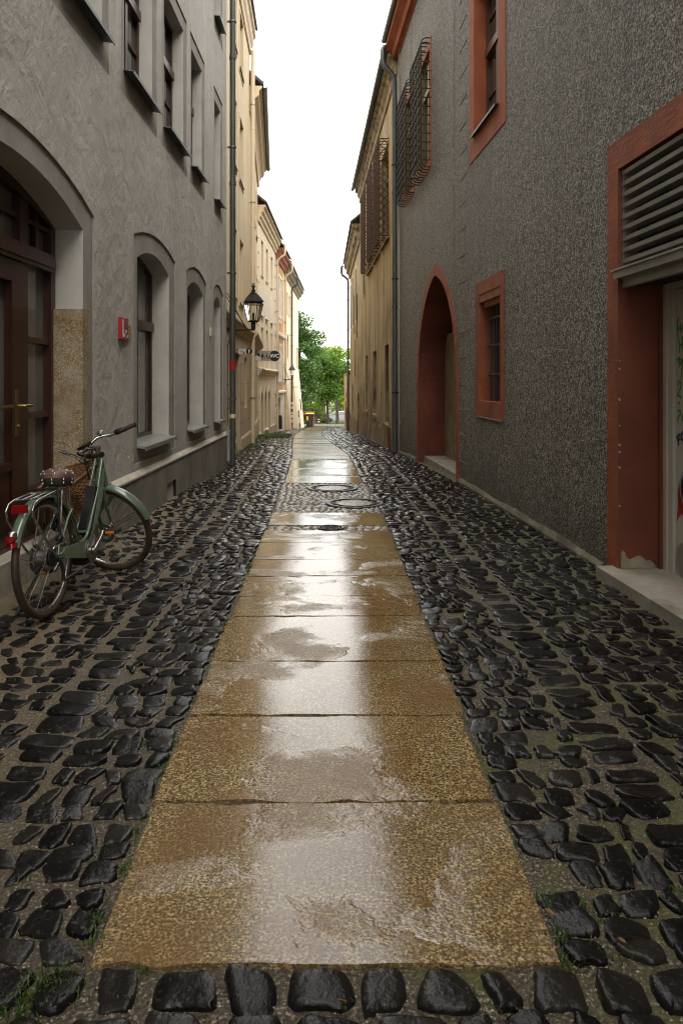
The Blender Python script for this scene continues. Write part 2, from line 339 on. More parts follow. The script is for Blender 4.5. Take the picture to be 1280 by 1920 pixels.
# ------------------------------------------------------------------ mesh builder
class MB:
    def __init__(s): s.v = []; s.f = []
    def add(s, vs, fs):
        o = len(s.v); s.v += [tuple(p) for p in vs]; s.f += [tuple(i+o for i in f) for f in fs]
    def quad(s, a, b, c, d): s.add((a, b, c, d), ((0, 1, 2, 3),))
    def hexa(s, p):          # 8 corners, bottom 4 then top 4, both counter clockwise
        s.add(p, ((3, 2, 1, 0), (4, 5, 6, 7), (0, 1, 5, 4), (1, 2, 6, 5), (2, 3, 7, 6), (3, 0, 4, 7)))
    def box(s, x0, x1, y0, y1, z0, z1, M=None):
        p = [(x0, y0, z0), (x1, y0, z0), (x1, y1, z0), (x0, y1, z0), (x0, y0, z1), (x1, y0, z1), (x1, y1, z1), (x0, y1, z1)]
        if M: p = [M @ Vector(q) for q in p]
        s.hexa(p)
    def tube(s, pts, r, n=8, closed=False, caps=True):
        P = [Vector(p) for p in pts]; k = len(P)
        rs = r if isinstance(r, (list, tuple)) else [r]*k
        up = None; rings = []
        for i in range(k):
            if closed: t = P[(i+1) % k]-P[i-1]
            else: t = P[min(i+1, k-1)]-P[max(i-1, 0)]
            if t.length < 1e-9: t = Vector((0, 0, 1))
            t.normalize()
            if up is None:
                a = Vector((0, 0, 1)) if abs(t.z) < .9 else Vector((1, 0, 0))
                up = (a-t*a.dot(t)).normalized()
            else:
                up = up-t*up.dot(t)
                if up.length < 1e-6: up = t.orthogonal()
                up.normalize()
            sd = t.cross(up)
            rings.append([P[i]+(up*math.cos(q)+sd*math.sin(q))*rs[i] for q in (2*math.pi*j/n for j in range(n))])
        vs = [p for rg in rings for p in rg]; fs = []
        m = k if closed else k-1
        for i in range(m):
            a, b = i*n, ((i+1) % k)*n
            for j in range(n):
                fs.append((a+j, a+(j+1) % n, b+(j+1) % n, b+j))
        if caps and not closed: fs += [tuple(range(n-1, -1, -1)), tuple(range((k-1)*n, k*n))]
        s.add(vs, fs)
    def lathe(s, prof, c, axis=(0, 0, 1), n=20):
        ax = Vector(axis).normalized(); a = ax.orthogonal().normalized(); b = ax.cross(a); c = Vector(c)
        vs = []; fs = []
        for r, h in prof:
            vs += [c+ax*h+(a*math.cos(2*math.pi*j/n)+b*math.sin(2*math.pi*j/n))*r for j in range(n)]
        for i in range(len(prof)-1):
            for j in range(n):
                fs.append((i*n+j, i*n+(j+1) % n, (i+1)*n+(j+1) % n, (i+1)*n+j))
        s.add(vs, fs)
    def prism(s, poly, fn, d0, d1):   # poly of (a,b); fn(a,b,d) -> point
        k = len(poly)
        vs = [fn(a, b, d0) for a, b in poly]+[fn(a, b, d1) for a, b in poly]
        s.add(vs, [tuple(range(k-1, -1, -1)), tuple(range(k, 2*k))]+[(i, (i+1) % k, k+(i+1) % k, k+i) for i in range(k)])
    def build(s, name, mat, parent=None, smooth=False, xf=None):
        me = bpy.data.meshes.new(name)
        vs = [xf @ Vector(p) for p in s.v] if xf else s.v
        o0 = origin(parent)
        me.from_pydata([(p[0]-o0[0], p[1]-o0[1], p[2]-o0[2]) for p in vs], [], s.f)
        me.materials.append(mat if not isinstance(mat, str) else MT[mat])
        if smooth: me.polygons.foreach_set('use_smooth', [True]*len(me.polygons))
        bm = bmesh.new(); bm.from_mesh(me)
        bmesh.ops.recalc_face_normals(bm, faces=bm.faces); bm.to_mesh(me); bm.free()
        if smooth: me.set_sharp_from_angle(angle=R(smooth if smooth is not True else 40))
        me.update()
        o = bpy.data.objects.new(name, me); COL.objects.link(o)
        if parent: o.parent = parent
        return o
def origin(p):
    x = Vector((0, 0, 0))
    while p: x = x+p.location; p = p.parent
    return x
def thing(name, label, cat, loc, group=None):
    o = bpy.data.objects.new(name, None); COL.objects.link(o); o.location = loc
    o.empty_display_size = .3
    return tag(o, label, cat, group)
def tag(o, label, cat, group=None, kind=None):
    if label: o['label'] = label
    if cat: o['category'] = cat
    if group: o['group'] = group
    if kind: o['kind'] = kind
    return o
def struct(o): o['kind'] = 'structure'; return o
def lerp(a, b, t): return a+(b-a)*t
def sm(a, b, x):
    t = max(0., min(1., (x-a)/(b-a))); return t*t*(3-2*t)

# ------------------------------------------------------------------ the lie of the land
XC = ([-6, 0, 1.85, 7.96, 14.3, 21.7, 29.8, 34.7, 40.8, 47, 58], [.02, -.03, -.046, -.148, -.40, -.868, -1.34, -1.46, -1.57, -1.62, -1.70])
def xc(Y): return float(np.interp(Y, *XC))
HW = .583
def hp(Y):
    if Y < 5: return 0.
    q = Y-14.4
    s = .9*math.log1p(math.exp(min(300, q/.9)))
    return -.05*min(s, 108)
def hw(Y): return HW if Y < 10.41 else .54
LX = ([-6, 13, 13.01, 20, 28, 35.5, 39.6, 52, 60], [-2.0, -2.0, -2.17, -2.46, -3.14, -3.12, -3.05, -3.0, -3.2])
RX = ([-6, 16.6, 28.8, 39.4, 50, 60], [2.685, 1.245, .72, .45, .18, .3])
def xl(Y): return float(np.interp(Y, *LX))
def xr(Y): return float(np.interp(Y, *RX))
def G(X, Y):
    t = abs(X-xc(Y))-HW
    z = hp(Y)
    if t > 0 and Y < 60:
        rise = (.10-.17*sm(8, 13, Y)+.10*sm(15, 21, Y))*lerp(sm(.85, 1.5, t)/max(.001, sm(.1, 1.5, t)), 1, sm(6.5, 11, Y)) if X < xc(Y) else (.03-.09*sm(9, 15, Y)+.09*sm(17, 26, Y))
        if X < 0 and Y < 4: rise *= .5+.5*sm(0, 4, Y)
        z += rise*sm(.1, 1.5, t)*(1-sm(50, 56, Y))
    return z
# ------------------------------------------------------------------ ground sheet
def ground():
    xs = sorted(set([-400, -120, -40, -15, -8, -5]+[round(-4+.2*i, 3) for i in range(36)]+[5, 8, 15, 40, 120, 400]))
    ys = [-40, -12, -5]+[round(-2+.25*i, 3) for i in range(80)]+[18+.8*i for i in range(54)]+[62, 66, 70, 80, 90, 100, 105, 110, 130, 170, 260, 500, 900]
    vs = []; fs = []
    for y in ys:
        for x in xs:
            vs.append((x, y, G(max(-4, min(3.2, x)), y)))
    nx = len(xs)
    for j in range(len(ys)-1):
        for i in range(nx-1):
            fs.append((j*nx+i, j*nx+i+1, (j+1)*nx+i+1, (j+1)*nx+i))
    mb = MB(); mb.add(vs, fs)
    struct(mb.build('ground', 'bedding', None, True))
ground()

# ------------------------------------------------------------------ paving: slabs down the middle, cobbles left and right
cuts = [1.835, 2.55, 3.207, 3.823, 4.55, 4.975, 5.486, 5.988, 6.612, 7.148]
slabs = [(a, b) for a, b in zip(cuts, cuts[1:])]+[(7.39, 8.09)]
y = 10.42
while y < 13.4:
    nxt = min(13.5, y+rnd.uniform(.62, 1.05)); nxt = 13.5 if 13.5-nxt < .4 else nxt
    slabs.append((y, nxt)); y = nxt
y = 13.78
while y < 52.5:
    nxt = y+rnd.uniform(.5, 1.0); slabs.append((y, nxt)); y = nxt
def path(slabs, mat):
    mb = MB()
    for (a, b) in slabs:
        near = a < 9
        n = 14 if near else 3
        g = .004+rnd.uniform(0, .004)
        hl = hw(a+.1)+rnd.uniform(-.012, .012); hr = hw(a+.1)+rnd.uniform(-.012, .012)
        tilt = rnd.uniform(-.003, .003); lift = rnd.uniform(-.0015, .0015); slope = rnd.uniform(-.003, .003) if a < 14 else rnd.uniform(-.014, .010)
        j = (lambda: rnd.gauss(0, .0045)-(.012 if rnd.random() < .06 else 0)) if near else (lambda: 0)
        pts = [(lerp(-hl, hr, i/n), a+g+j()) for i in range(n+1)]
        pts += [(hr+j(), lerp(a+g, b-g, i/4)) for i in range(1, 4)]
        pts += [(lerp(hr, -hl, i/n), b-g+j()) for i in range(n+1)]
        pts += [(-hl+j(), lerp(b-g, a+g, i/4)) for i in range(1, 4)]
        k = len(pts); mx, my = 0, (a+b)/2
        vs = []
        for inset, dz in ((0, -.09), (.0008, .010)):
            for (t, y) in pts:
                tt = t*(1-inset/HW); yy = my+(y-my)*(1-2*inset/(b-a))
                z = hp(yy)+dz+(lift+tilt*t/HW+slope*(yy-my) if dz > 0 else 0)
                vs.append((xc(yy)+tt, yy, z))
        fs = []
        for q in range(1):
            fs += [(q*k+i, q*k+(i+1) % k, (q+1)*k+(i+1) % k, (q+1)*k+i) for i in range(k)]
        fs.append(tuple(range(k, 2*k)))
        mb.add(vs, fs)
    struct(mb.build('path', mat, None))
path([q for q in slabs if q[0] < 13.6], 'granite_wet'); path([q for q in slabs if q[0] > 13.6], 'granite_far')

def chaikin(p, it, w=.20):
    for _ in range(it):
        q = []
        for i in range(len(p)):
            a, b = p[i], p[(i+1) % len(p)]
            q += [(a[0]*(1-w)+b[0]*w, a[1]*(1-w)+b[1]*w), (a[0]*w+b[0]*(1-w), a[1]*w+b[1]*(1-w))]
        p = q
    return p
def stone(mb, corners, h, lod, flat=.0):
    """one paving stone: a rounded, slightly tilted, faceted hump on the corners given in plan"""
    cx = sum(p[0] for p in corners)/len(corners); cy = sum(p[1] for p in corners)/len(corners)
    z0 = G(cx, cy)
    tx, ty = rnd.gauss(0, .07), rnd.gauss(0, .07)
    if lod == 0:
        p = chaikin(corners, 2); p = [(x+rnd.gauss(0, .0022), y+rnd.gauss(0, .0022)) for x, y in p]
        rings = ((1.0, -.03), (.985, h*.25), (.93, h*.72), (.83, h*.93), (.55, h*1.02), (.25, h*1.05))
    elif lod == 1:
        p = chaikin(corners, 1); rings = ((1.0, -.02), (.93, h*.6), (.62, h))
    else:
        p = corners; rings = ((1.0, -.01), (.78, h))
    dx, dy = rnd.gauss(0, .06), rnd.gauss(0, .06); f1, f2, f3 = rnd.uniform(0, 6), rnd.uniform(0, 6), rnd.uniform(25, 55); ua = rnd.uniform(.0008, .003)
    k = len(p); vs = []
    for s, z in rings:
        jit = 0
        for x, y in p:
            X, Y = x-cx, y-cy
            X, Y = X*s+dx*.10*(1-s), Y*s+dy*.10*(1-s)
            zz = z+(tx*X+ty*Y+ua*(math.sin(f3*X+f1)+math.sin(f3*.8*Y+f2)))*(1 if z > h*.5 else .3 if z > 0 else 0)
            vs.append((cx+X, cy+Y, z0+zz))
    fs = []
    for q in range(len(rings)-1):
        fs += [(q*k+i, q*k+(i+1) % k, (q+1)*k+(i+1) % k, (q+1)*k+i) for i in range(k)]
    vs.append((cx, cy, z0+h*1.06+ua*(math.sin(f1)+math.sin(f2))))
    o = (len(rings)-1)*k
    fs += [(o+i, o+(i+1) % k, len(vs)-1) for i in range(k)]
    mb.add(vs, fs)
def lod_of(y): return 0 if y < 6.5 else 1 if y < 17 else 2
def strip(mb, side, t0, t1, ya, yb, pitch, wmean, gap, jit, hgt):
    """rows of stones between lateral offsets t0..t1 from the walkway's edge"""
    y = ya; row = 0
    while y < yb:
        p = pitch*rnd.uniform(.82, 1.22)
        far = 1+.0*y
        T1 = t1(y) if callable(t1) else t1
        t = t0
        while t < T1-.05:
            w = wmean*rnd.uniform(.70, 1.34)
            if t+w > T1-.03: w = T1-t
            wv = .016*math.sin(t*5+y*1.3)+.012*math.sin(t*9+row*2.1)
            g = gap*rnd.uniform(.55, 1.5)
            a, b = t+g*.5, t+w-g*.5; Lg = 1.
            y0, y1 = y+wv+g*.5, y+wv+p-g*.5
            j = lambda s=1.: rnd.gauss(0, jit*s)
            if b-a > .03 and y1-y0 > .03:
                sk = rnd.gauss(0, jit*.9)
                c = [(a+j()+sk, y0+j()), ((a+b)/2+j(), y0-abs(j(.7))), (b+j()+sk, y0+j()), (b+j()-sk, y1+j()), ((a+b)/2+j(), y1+abs(j(.7))), (a+j()-sk, y1+j())]
                if lod_of(y) == 2: c = [c[0], c[2], c[3], c[5]]
                pts = []
                for tt, yy in c:
                    X = xc(yy)+side*(hw(yy)+.012+tt); pts.append((X, yy))
                if side < 0: pts = pts[::-1]
                h = hgt*rnd.uniform(.75, 1.25)
                sunk = 1.0
                if side < 0 and 2.4 < y < 9:
                    X = pts[0][0]; q = sm(-1.25, -2.0, X) if X < -1.25 else 0
                    sunk = 1-.62*max(0, min(1, (-X-1.15)/.7))
                if rnd.random() > .015: stone(mb, pts, h*sunk, lod_of(y))
            t += w
        y += p; row += 1
    return mb
def paving():
    for side in (-1, 1):
        wall = (lambda y: max(.7, abs(xc(y)-(xl(y) if side < 0 else xr(y)))-HW-.02))
        mb = MB()
        strip(mb, side, 0.0, .40, 1.83, 53, .103, .115, .018, .010, .012)
        strip(mb, side, .63, wall, 1.83, 53, .104, .118, .021, .010, .012)
        strip(mb, side, .41, .62, 1.83, 53, .118, .21, .024, .008, .012)     # the wheel track of longer setts
        struct(mb.build('cobblestone_paving', 'cobble', None, 50))
    mb = MB()                                                                 # in front of the first slab
    y = 1.822
    for row in range(10):
        p = rnd.uniform(.12, .145); x = -2.0+rnd.uniform(0, .1)
        while x < 2.3:
            w_ = rnd.uniform(.10, .19); g = .022
            c = [(x+g, y-p+g*.6), (x+w_*.5, y-p+g*.3), (x+w_-g*.3, y-p+g*.6), (x+w_-g*.3, y-g*.2), (x+w_*.5, y), (x+g, y-g*.3)]
            c = [(a+rnd.gauss(0, .012), b+rnd.gauss(0, .008)) for a, b in c]
            stone(mb, c, .017*rnd.uniform(.8, 1.2), 0); x += w_
        y -= p
    struct(mb.build('cobblestone_row', 'cobble', None, 50))
paving()

# small setts round the drain covers, and the three covers
COVERS = [((-.120, 9.93), .325, 'large round drain cover with a concrete filled lid, farthest of the three in the walkway'),
          ((.155, 8.72), .33, 'large round drain cover at the right edge of the walkway, beside the cobbles'),
          ((-.104, 7.265), .125, 'small round cast iron cover set in a narrow band of setts across the walkway')]
def setts():
    mb = MB()
    def patch(ya, yb, sz):
        y = ya
        while y < yb-.02:
            p = min(sz*rnd.uniform(.85, 1.15), yb-y); t = -HW
            while t < HW-.02:
                w_ = min(sz*rnd.uniform(.8, 1.3), HW-t)
                cx, cy = xc(y)+t+w_/2, y+p/2
                if all((cx-c[0])**2+(cy-c[1])**2 > (r+.02)**2 for c, r, _ in COVERS):
                    g = .006
                    c = [(xc(y)+t+g, y+g), (xc(y)+t+w_-g, y+g), (xc(y)+t+w_-g, y+p-g), (xc(y)+t+g, y+p-g)]
                    stone(mb, [(a+rnd.gauss(0, .003), b+rnd.gauss(0, .003)) for a, b in c], .008, 1)
                t += w_
            y += p
    patch(8.10, 10.41, .072); patch(7.155, 7.385, .08); patch(13.51, 13.77, .08)
    struct(mb.build('sett_paving', 'mosaic', None, 50))
    for (cx, cy), r, lab in COVERS:
        z = hp(cy)
        root = thing('drain_cover', lab, 'drain cover', (cx, cy, z), 'drain covers in the walkway')
        sl_ = (hp(cy+.3)-hp(cy-.3))/.6
        def put(mb):
            mb.v = [(p[0], p[1], p[2]+sl_*(p[1]-cy)) for p in mb.v]; return mb
        m = MB(); m.lathe([(r*.9, -.02), (r*.9, .016), (r, .018), (r*1.02, .010), (r*1.02, -.03)], (cx, cy, z), n=40)
        put(m).build('frame_ring', 'cast_iron', root)
        m = MB(); m.lathe([(0, .008), (r*.62, .008), (r*.62, .013), (r*.66, .013), (r*.66, .006), (r*.86, .006), (r*.87, .013), (r*.885, .013), (r*.885, -.02)], (cx, cy, z), n=40)
        for k in range(16):
            a = 2*math.pi*k/16
            m.tube([(cx+math.cos(a)*r*.68, cy+math.sin(a)*r*.68, z+.009), (cx+math.cos(a)*r*.84, cy+math.sin(a)*r*.84, z+.009)], .006, 6)
        if r < .2:
            for k in range(8):
                a = 2*math.pi*k/8; m.tube([(cx, cy, z+.009), (cx+math.cos(a)*r*.6, cy+math.sin(a)*r*.6, z+.009)], .006, 6)
        put(m).build('lid', 'cast_iron', root)
        if r > .2:
            m = MB(); m.lathe([(0, .0115), (r*.60, .0115), (r*.60, .0)], (cx, cy, z), n=40); put(m).build('concrete_filling', 'mosaic', root)
setts()

# grass in the joints and a grassy patch by the cream houses
def blades(mb, x, y, h, n, spread):
    for _ in range(n):
        bx, by = x+rnd.gauss(0, spread), y+rnd.gauss(0, spread)
        z = G(bx, by)+.004; a = rnd.uniform(0, 6.283); l = h*rnd.uniform(.5, 1.2); wd = rnd.uniform(.0016, .0032)*(1 if h < .06 else 2)
        lean = rnd.uniform(.2, .9)*l; dx, dy = math.cos(a), math.sin(a)
        px, py = -dy*wd, dx*wd
        m = (bx+dx*lean*.35, by+dy*lean*.35, z+l*.62); t = (bx+dx*lean, by+dy*lean, z+l*.86)
        mb.add([(bx-px, by-py, z), (bx+px, by+py, z), (m[0]+px*.8, m[1]+py*.8, m[2]), (m[0]-px*.8, m[1]-py*.8, m[2]), t], [(0, 1, 2, 3), (3, 2, 4)])
def at_ground(px, py, z=0.):
    Y = (CH-z)*FOC/(py-CY); return (px-CX)*Y/FOC, Y
def grass():
    mb = MB()
    for px, py, h, n, sp in ((90, 1850, .045, 90, .035), (60, 1880, .04, 60, .03), (20, 1905, .04, 50, .03), (110, 1875, .04, 40, .03), (175, 1770, .035, 35, .02), (185, 1725, .03, 30, .016), (265, 1828, .03, 22, .014), (232, 1640, .025, 26, .018), (250, 1560, .025, 20, .016), (180, 1600, .025, 30, .022),
                             (330, 1395, .02, 18, .014), (262, 1400, .022, 26, .016), (300, 1440, .02, 16, .012), (1022, 1695, .03, 34, .018), (1048, 1760, .035, 40, .02), (1090, 1705, .028, 34, .025), (1125, 1728, .02, 16, .014), (1060, 1815, .03, 26, .014), (860, 1240, .02, 22, .03), (935, 1340, .025, 30, .014),
                             (815, 1210, .02, 16, .012), (880, 1222, .02, 20, .016), (1275, 1680, .03, 30, .016), (1250, 1690, .02, 14, .014), (1150, 1800, .03, 22, .02), (1220, 1340, .02, 12, .012), (245, 1880, .03, 18, .012), (640, 1897, .025, 12, .01), (880, 1880, .03, 18, .014), (960, 1900, .03, 20, .02), (510, 1560, .0, 0, .01)):
        if n:
            x, y = at_ground(px, py); blades(mb, x, y, h*.62, n, sp)
    for _ in range(150):
        s = rnd.choice((-1, 1)); y = rnd.uniform(1.8, 8)
        blades(mb, xc(y)+s*(HW+.012), y, .016, 5, .008)
    for _ in range(240):
        y = rnd.uniform(1.9, 13); s = rnd.choice((-1, 1)); x = xc(y)+s*(HW+rnd.uniform(.02, 1.2))
        if xl(y)+.15 < x < xr(y)-.1: blades(mb, x, y, .014, 4, .012)
    for _ in range(1500):
        y = rnd.uniform(25.5, 30.5); x = rnd.uniform(-3.05, -1.5-.3*(y-25.5)/5)
        if x < xc(y)-HW-.15: blades(mb, x, y, .07, 5, .06)
    for _ in range(420):
        y = rnd.uniform(14, 26); x = xl(y)+abs(rnd.gauss(0, .16))+.03; blades(mb, x, y, .055, 4, .05)
    tag(mb.build('grass', 'grass'), 'short green grass growing in the joints of the cobbles', 'grass', kind='stuff')
    mb = MB()
    for _ in range(9000):
        y = 59+(rnd.random()**1.6)*38; x = rnd.uniform(-8, 6)
        h = rnd.uniform(.06, .16); a = rnd.uniform(0, 6.28); z = G(x, y)
        mb.add([(x-.05*math.cos(a), y-.05*math.sin(a), z), (x+.05*math.cos(a), y+.05*math.sin(a), z), (x+rnd.gauss(0, .08), y+rnd.gauss(0, .08), z+h)], [(0, 1, 2)])
    tag(mb.build('lawn', 'grass'), 'grass verge beyond the crossing road at the end of the lane', 'grass', kind='stuff')
grass()
def pebbles():
    mb = MB()
    for _ in range(9000):
        y = 1.62+(rnd.random()**1.5)*5.0; s = rnd.choice((-1, 1)); x = xc(y)+s*(HW+.02+rnd.random()*1.4)
        if y < 1.8: x = rnd.uniform(-1.3, 1.3)
        if not (xl(y)+.06 < x < xr(y)-.08): continue
        r = rnd.uniform(.0012, .0048); z = G(x, y)+r*.4
        q = [rnd.uniform(.7, 1.3)*r for _ in range(6)]
        mb.add([(x-q[0], y, z), (x+q[1], y, z), (x, y-q[2], z), (x, y+q[3], z), (x, y, z+q[4]), (x, y, z-q[5])], [(0, 2, 4), (2, 1, 4), (1, 3, 4), (3, 0, 4)])
    tag(mb.build('gravel', 'mosaic'), 'fine grit lying in the joints between the cobbles', 'gravel', kind='stuff')
pebbles()
def litter():
    first = None
    for px, py, ln in ((800, 1722, .035), (537, 1840, .03), (1110, 1700, .02), (640, 1905, .03), (845, 1215, .03), (1165, 1790, .025), (985, 1250, .02), (1075, 1460, .02), (120, 1690, .02), (915, 1490, .018), (1030, 1735, .03), (1215, 1610, .02)):
        x, y = at_ground(px, py); a = rnd.uniform(0, 6.28)
        if first is None:
            mb = MB(); l = 1.0
            pts = [(-.5, 0), (-.2, .2), (.15, .22), (.5, 0), (.15, -.2), (-.2, -.18)]
            mb.add([(p, q, .12*abs(q)*2) for p, q in pts]+[(0, 0, 0)], [(i, (i+1) % 6, 6) for i in range(6)])
            first = mb.build('fallen_leaf', 'leaf_litter'); o = first
            tag(o, 'small dead leaf lying on the wet cobbles', 'leaf', 'fallen leaves on the cobbles')
        else:
            o = first.copy(); COL.objects.link(o)
        o.location = (x, y, G(x, y)+.036); o.rotation_euler = (rnd.gauss(0, .25), rnd.gauss(0, .25), a); o.scale = (ln, ln, ln)
litter()

# crossing road, kerb
mb = MB(); mb.quad((-60, 53.4, hp(53.4)+.03), (60, 53.4, hp(53.4)+.03), (60, 58.2, hp(58.2)+.03), (-60, 58.2, hp(58.2)+.03)); struct(mb.build('road', 'asphalt'))
mb = MB(); mb.box(-60, 60, 58.2, 58.45, hp(58.3)-.2, hp(58.3)+.15); struct(mb.build('kerb', 'kerb'))
# ------------------------------------------------------------------ facades
class Fac:
    def __init__(s, x0, y0, x1, y1, side):
        s.x0, s.y0, s.x1, s.y1, s.side = x0, y0, x1, y1, side
        t = Vector((x1-x0, y1-y0, 0)).normalized()
        n = Vector((t.y, -t.x, 0)); s.n = n if n.x*side > 0 else -n; s.t = t
    def p(s, Y, z, d=0.):
        f = (Y-s.y0)/(s.y1-s.y0)
        return Vector((s.x0+(s.x1-s.x0)*f+s.n.x*d, Y+s.n.y*d, z))
    def px(s, px, py, d=0.):              # where the sight line through a photo pixel meets the wall (or a plane d in front of it)
        k = (px-CX)/FOC; m = (s.x1-s.x0)/(s.y1-s.y0)
        # X = k*Yw ; Yw = Y+n.y*d ; X = x0+m*(Y-y0)+n.x*d
        Y = (s.x0-m*s.y0+s.n.x*d-k*s.n.y*d)/(k-m)
        return Y, CH-(py-CY)*(Y+s.n.y*d)/FOC
def outline(a, b, z0, zs, za=None, kind='seg', n=14, Rg=1.22):
    za = zs if za is None else za
    c, h = (a+b)/2, (b-a)/2; pts = [(a, z0), (b, z0)]
    for i in range(n+1):
        u = 1-2*i/n
        if kind == 'goth':
            s_ = abs(u); g = math.sqrt(max(0, Rg*Rg-(s_+Rg-1)**2))/math.sqrt(2*Rg-1)
        else: g = 1-u*u
        pts.append((c+u*h, zs+(za-zs)*g))
    return pts
def bbox(o): return min(p[0] for p in o), max(p[0] for p in o), min(p[1] for p in o), max(p[1] for p in o)
def wall_part(F, parent, Y0, Y1, z0, z1, holes, mat, name='wall', d=0., ends=8., thick=None, top=None):
    mb = MB(); bb = [bbox(o) for o in holes]
    ys = sorted({Y0, Y1} | {v for b in bb for v in b[:2] if Y0 < v < Y1}); zs = sorted({z0, z1} | {v for b in bb for v in b[2:] if z0 < v < z1})
    for a, b in zip(ys, ys[1:]):
        for c, e in zip(zs, zs[1:]):
            my, mz = (a+b)/2, (c+e)/2
            if any(q[0] < my < q[1] and q[2] < mz < q[3] for q in bb): continue
            mb.quad(F.p(a, c, d), F.p(b, c, d), F.p(b, e, d), F.p(a, e, d))
    for o, q in zip(holes, bb):
        arc = o[2:]
        for (ya, za), (yb, zb) in zip(arc, arc[1:]):
            if q[3]-min(za, zb) > 1e-4: mb.quad(F.p(ya, za, d), F.p(yb, zb, d), F.p(yb, q[3], d), F.p(ya, q[3], d))
    if ends:
        for Y in (Y0, Y1):
            mb.quad(F.p(Y, z0, d), F.p(Y, z0, d-ends), F.p(Y, z1, d-ends), F.p(Y, z1, d))
            mb.add([F.p(Y, z1, d), F.p(Y, z1, d-ends), F.p(Y, z1+3.4, d-ends/2)], [(0, 1, 2)])
        mb.quad(F.p(Y0, z0, d-ends), F.p(Y1, z0, d-ends), F.p(Y1, z1, d-ends), F.p(Y0, z1, d-ends))
    if thick:
        mb.quad(F.p(Y0, z1, d), F.p(Y1, z1, d), F.p(Y1, z1, d-thick), F.p(Y0, z1, d-thick))
        for Y in (Y0, Y1): mb.quad(F.p(Y, z0, d), F.p(Y, z0, d-thick), F.p(Y, z1, d-thick), F.p(Y, z1, d))
    return mb.build(name, mat, parent)
def reveal_mb(mb, F, o, d0, d1, bottom=True):
    k = len(o)
    for i in range(k):
        if i == 0 and not bottom: continue
        a, b = o[i], o[(i+1) % k]
        if abs(a[0]-b[0])+abs(a[1]-b[1]) < 1e-6: continue
        mb.quad(F.p(*a, d0), F.p(*b, d0), F.p(*b, d1), F.p(*a, d1))
def ring_mb(mb, F, oo, oi, d, bottom=True):
    k = len(oo)
    for i in range(k):
        if i == 0 and not bottom: continue
        j = (i+1) % k
        mb.quad(F.p(*oo[i], d), F.p(*oo[j], d), F.p(*oi[j], d), F.p(*oi[i], d))
def plate(mb, F, o, d):
    mb.add([F.p(*q, d) for q in o], [tuple(range(len(o)))])
def bar(mb, F, a, b, z0, z1, d0, d1):
    mb.hexa([F.p(a, z0, d0), F.p(b, z0, d0), F.p(b, z0, d1), F.p(a, z0, d1), F.p(a, z1, d0), F.p(b, z1, d0), F.p(b, z1, d1), F.p(a, z1, d1)])
def profile(mb, F, prof, Y0, Y1):          # prof of (d, z) swept along the wall
    k = len(prof)
    vs = [F.p(Y0, z, d) for d, z in prof]+[F.p(Y1, z, d) for d, z in prof]
    mb.add(vs, [(i, (i+1) % k, k+(i+1) % k, k+i) for i in range(k)]+[tuple(range(k)), tuple(range(2*k-1, k-1, -1))])
def surround(F, parent, win, oo, oi, d, mat, depth, rmat=None, bottom=True, name='surround', d_out=0.):
    mb = MB(); ring_mb(mb, F, oo, oi, d, bottom); reveal_mb(mb, F, oo, d_out, d, bottom)
    if rmat is None: reveal_mb(mb, F, oi, d, -depth, bottom)
    s = mb.build(name, mat, win)
    if rmat is not None:
        mb = MB(); reveal_mb(mb, F, oi, d, -depth, bottom); mb.build('reveal', rmat, win)
    return s
def window(F, parent, a, b, z0, zs, za=None, depth=.2, mat='wood_red', glass='glass', fw=.055, transom=None, mull=True, kind='seg', rails=(), label=None, name='window', edge=.05):
    """frame, mullion and bars as one mesh; the glass is its sub-part"""
    za = zs if za is None else za
    mb = MB(); o = outline(a, b, z0, zs, za, kind); i_ = outline(a+fw, b-fw, z0+fw, zs-(fw if za == zs else 0), za-fw, kind)
    d = -depth+edge
    ring_mb(mb, F, o, i_, d); reveal_mb(mb, F, i_, d, d-.06)
    c = (a+b)/2
    if mull: bar(mb, F, c-fw*.65, c+fw*.65, z0+fw, za-fw, d-.05, d+.012)
    if transom: bar(mb, F, a+fw, b-fw, transom-.05, transom+.05, d-.05, d+.035)
    for r in rails:
        for s0, s1 in (((a+fw, c-fw*.65), (c+fw*.65, b-fw)) if mull else ((a+fw, b-fw),)):
            bar(mb, F, s0, s1, r-.014, r+.014, d-.045, d-.012)
    wn = mb.build(name, mat, parent)
    if label: wn['label'] = label
    mb = MB(); plate(mb, F, outline(a+fw*.5, b-fw*.5, z0+fw*.5, zs, za, kind), d-.035); mb.build('pane', glass, wn)
    return wn
def sill(F, win, a, b, z, d0, d1, mat='sill_zinc', th=.018, drop=.02):
    mb = MB()
    mb.hexa([F.p(a, z-drop-th, d1), F.p(b, z-drop-th, d1), F.p(b, z-th, d0), F.p(a, z-th, d0), F.p(a, z-drop, d1), F.p(b, z-drop, d1), F.p(b, z, d0), F.p(a, z, d0)])
    bar(mb, F, a, b, z-drop-th-.02, z-drop-.002, d1-.006, d1+.003)
    mb.build('sill', mat, win)
def roof(F, parent, Y0, Y1, z, over=.3, mat='tile', depth=8.):
    mb = MB(); h = 3.6
    for (da, za, db, zb) in ((over, z, -depth/2, z+h), (-depth/2, z+h, -depth-.3, z)):
        mb.hexa([F.p(Y0, za, da), F.p(Y1, za, da), F.p(Y1, zb, db), F.p(Y0, zb, db), F.p(Y0, za+.09, da), F.p(Y1, za+.09, da), F.p(Y1, zb+.09, db), F.p(Y0, zb+.09, db)])
    mb.build('roof', mat, parent)
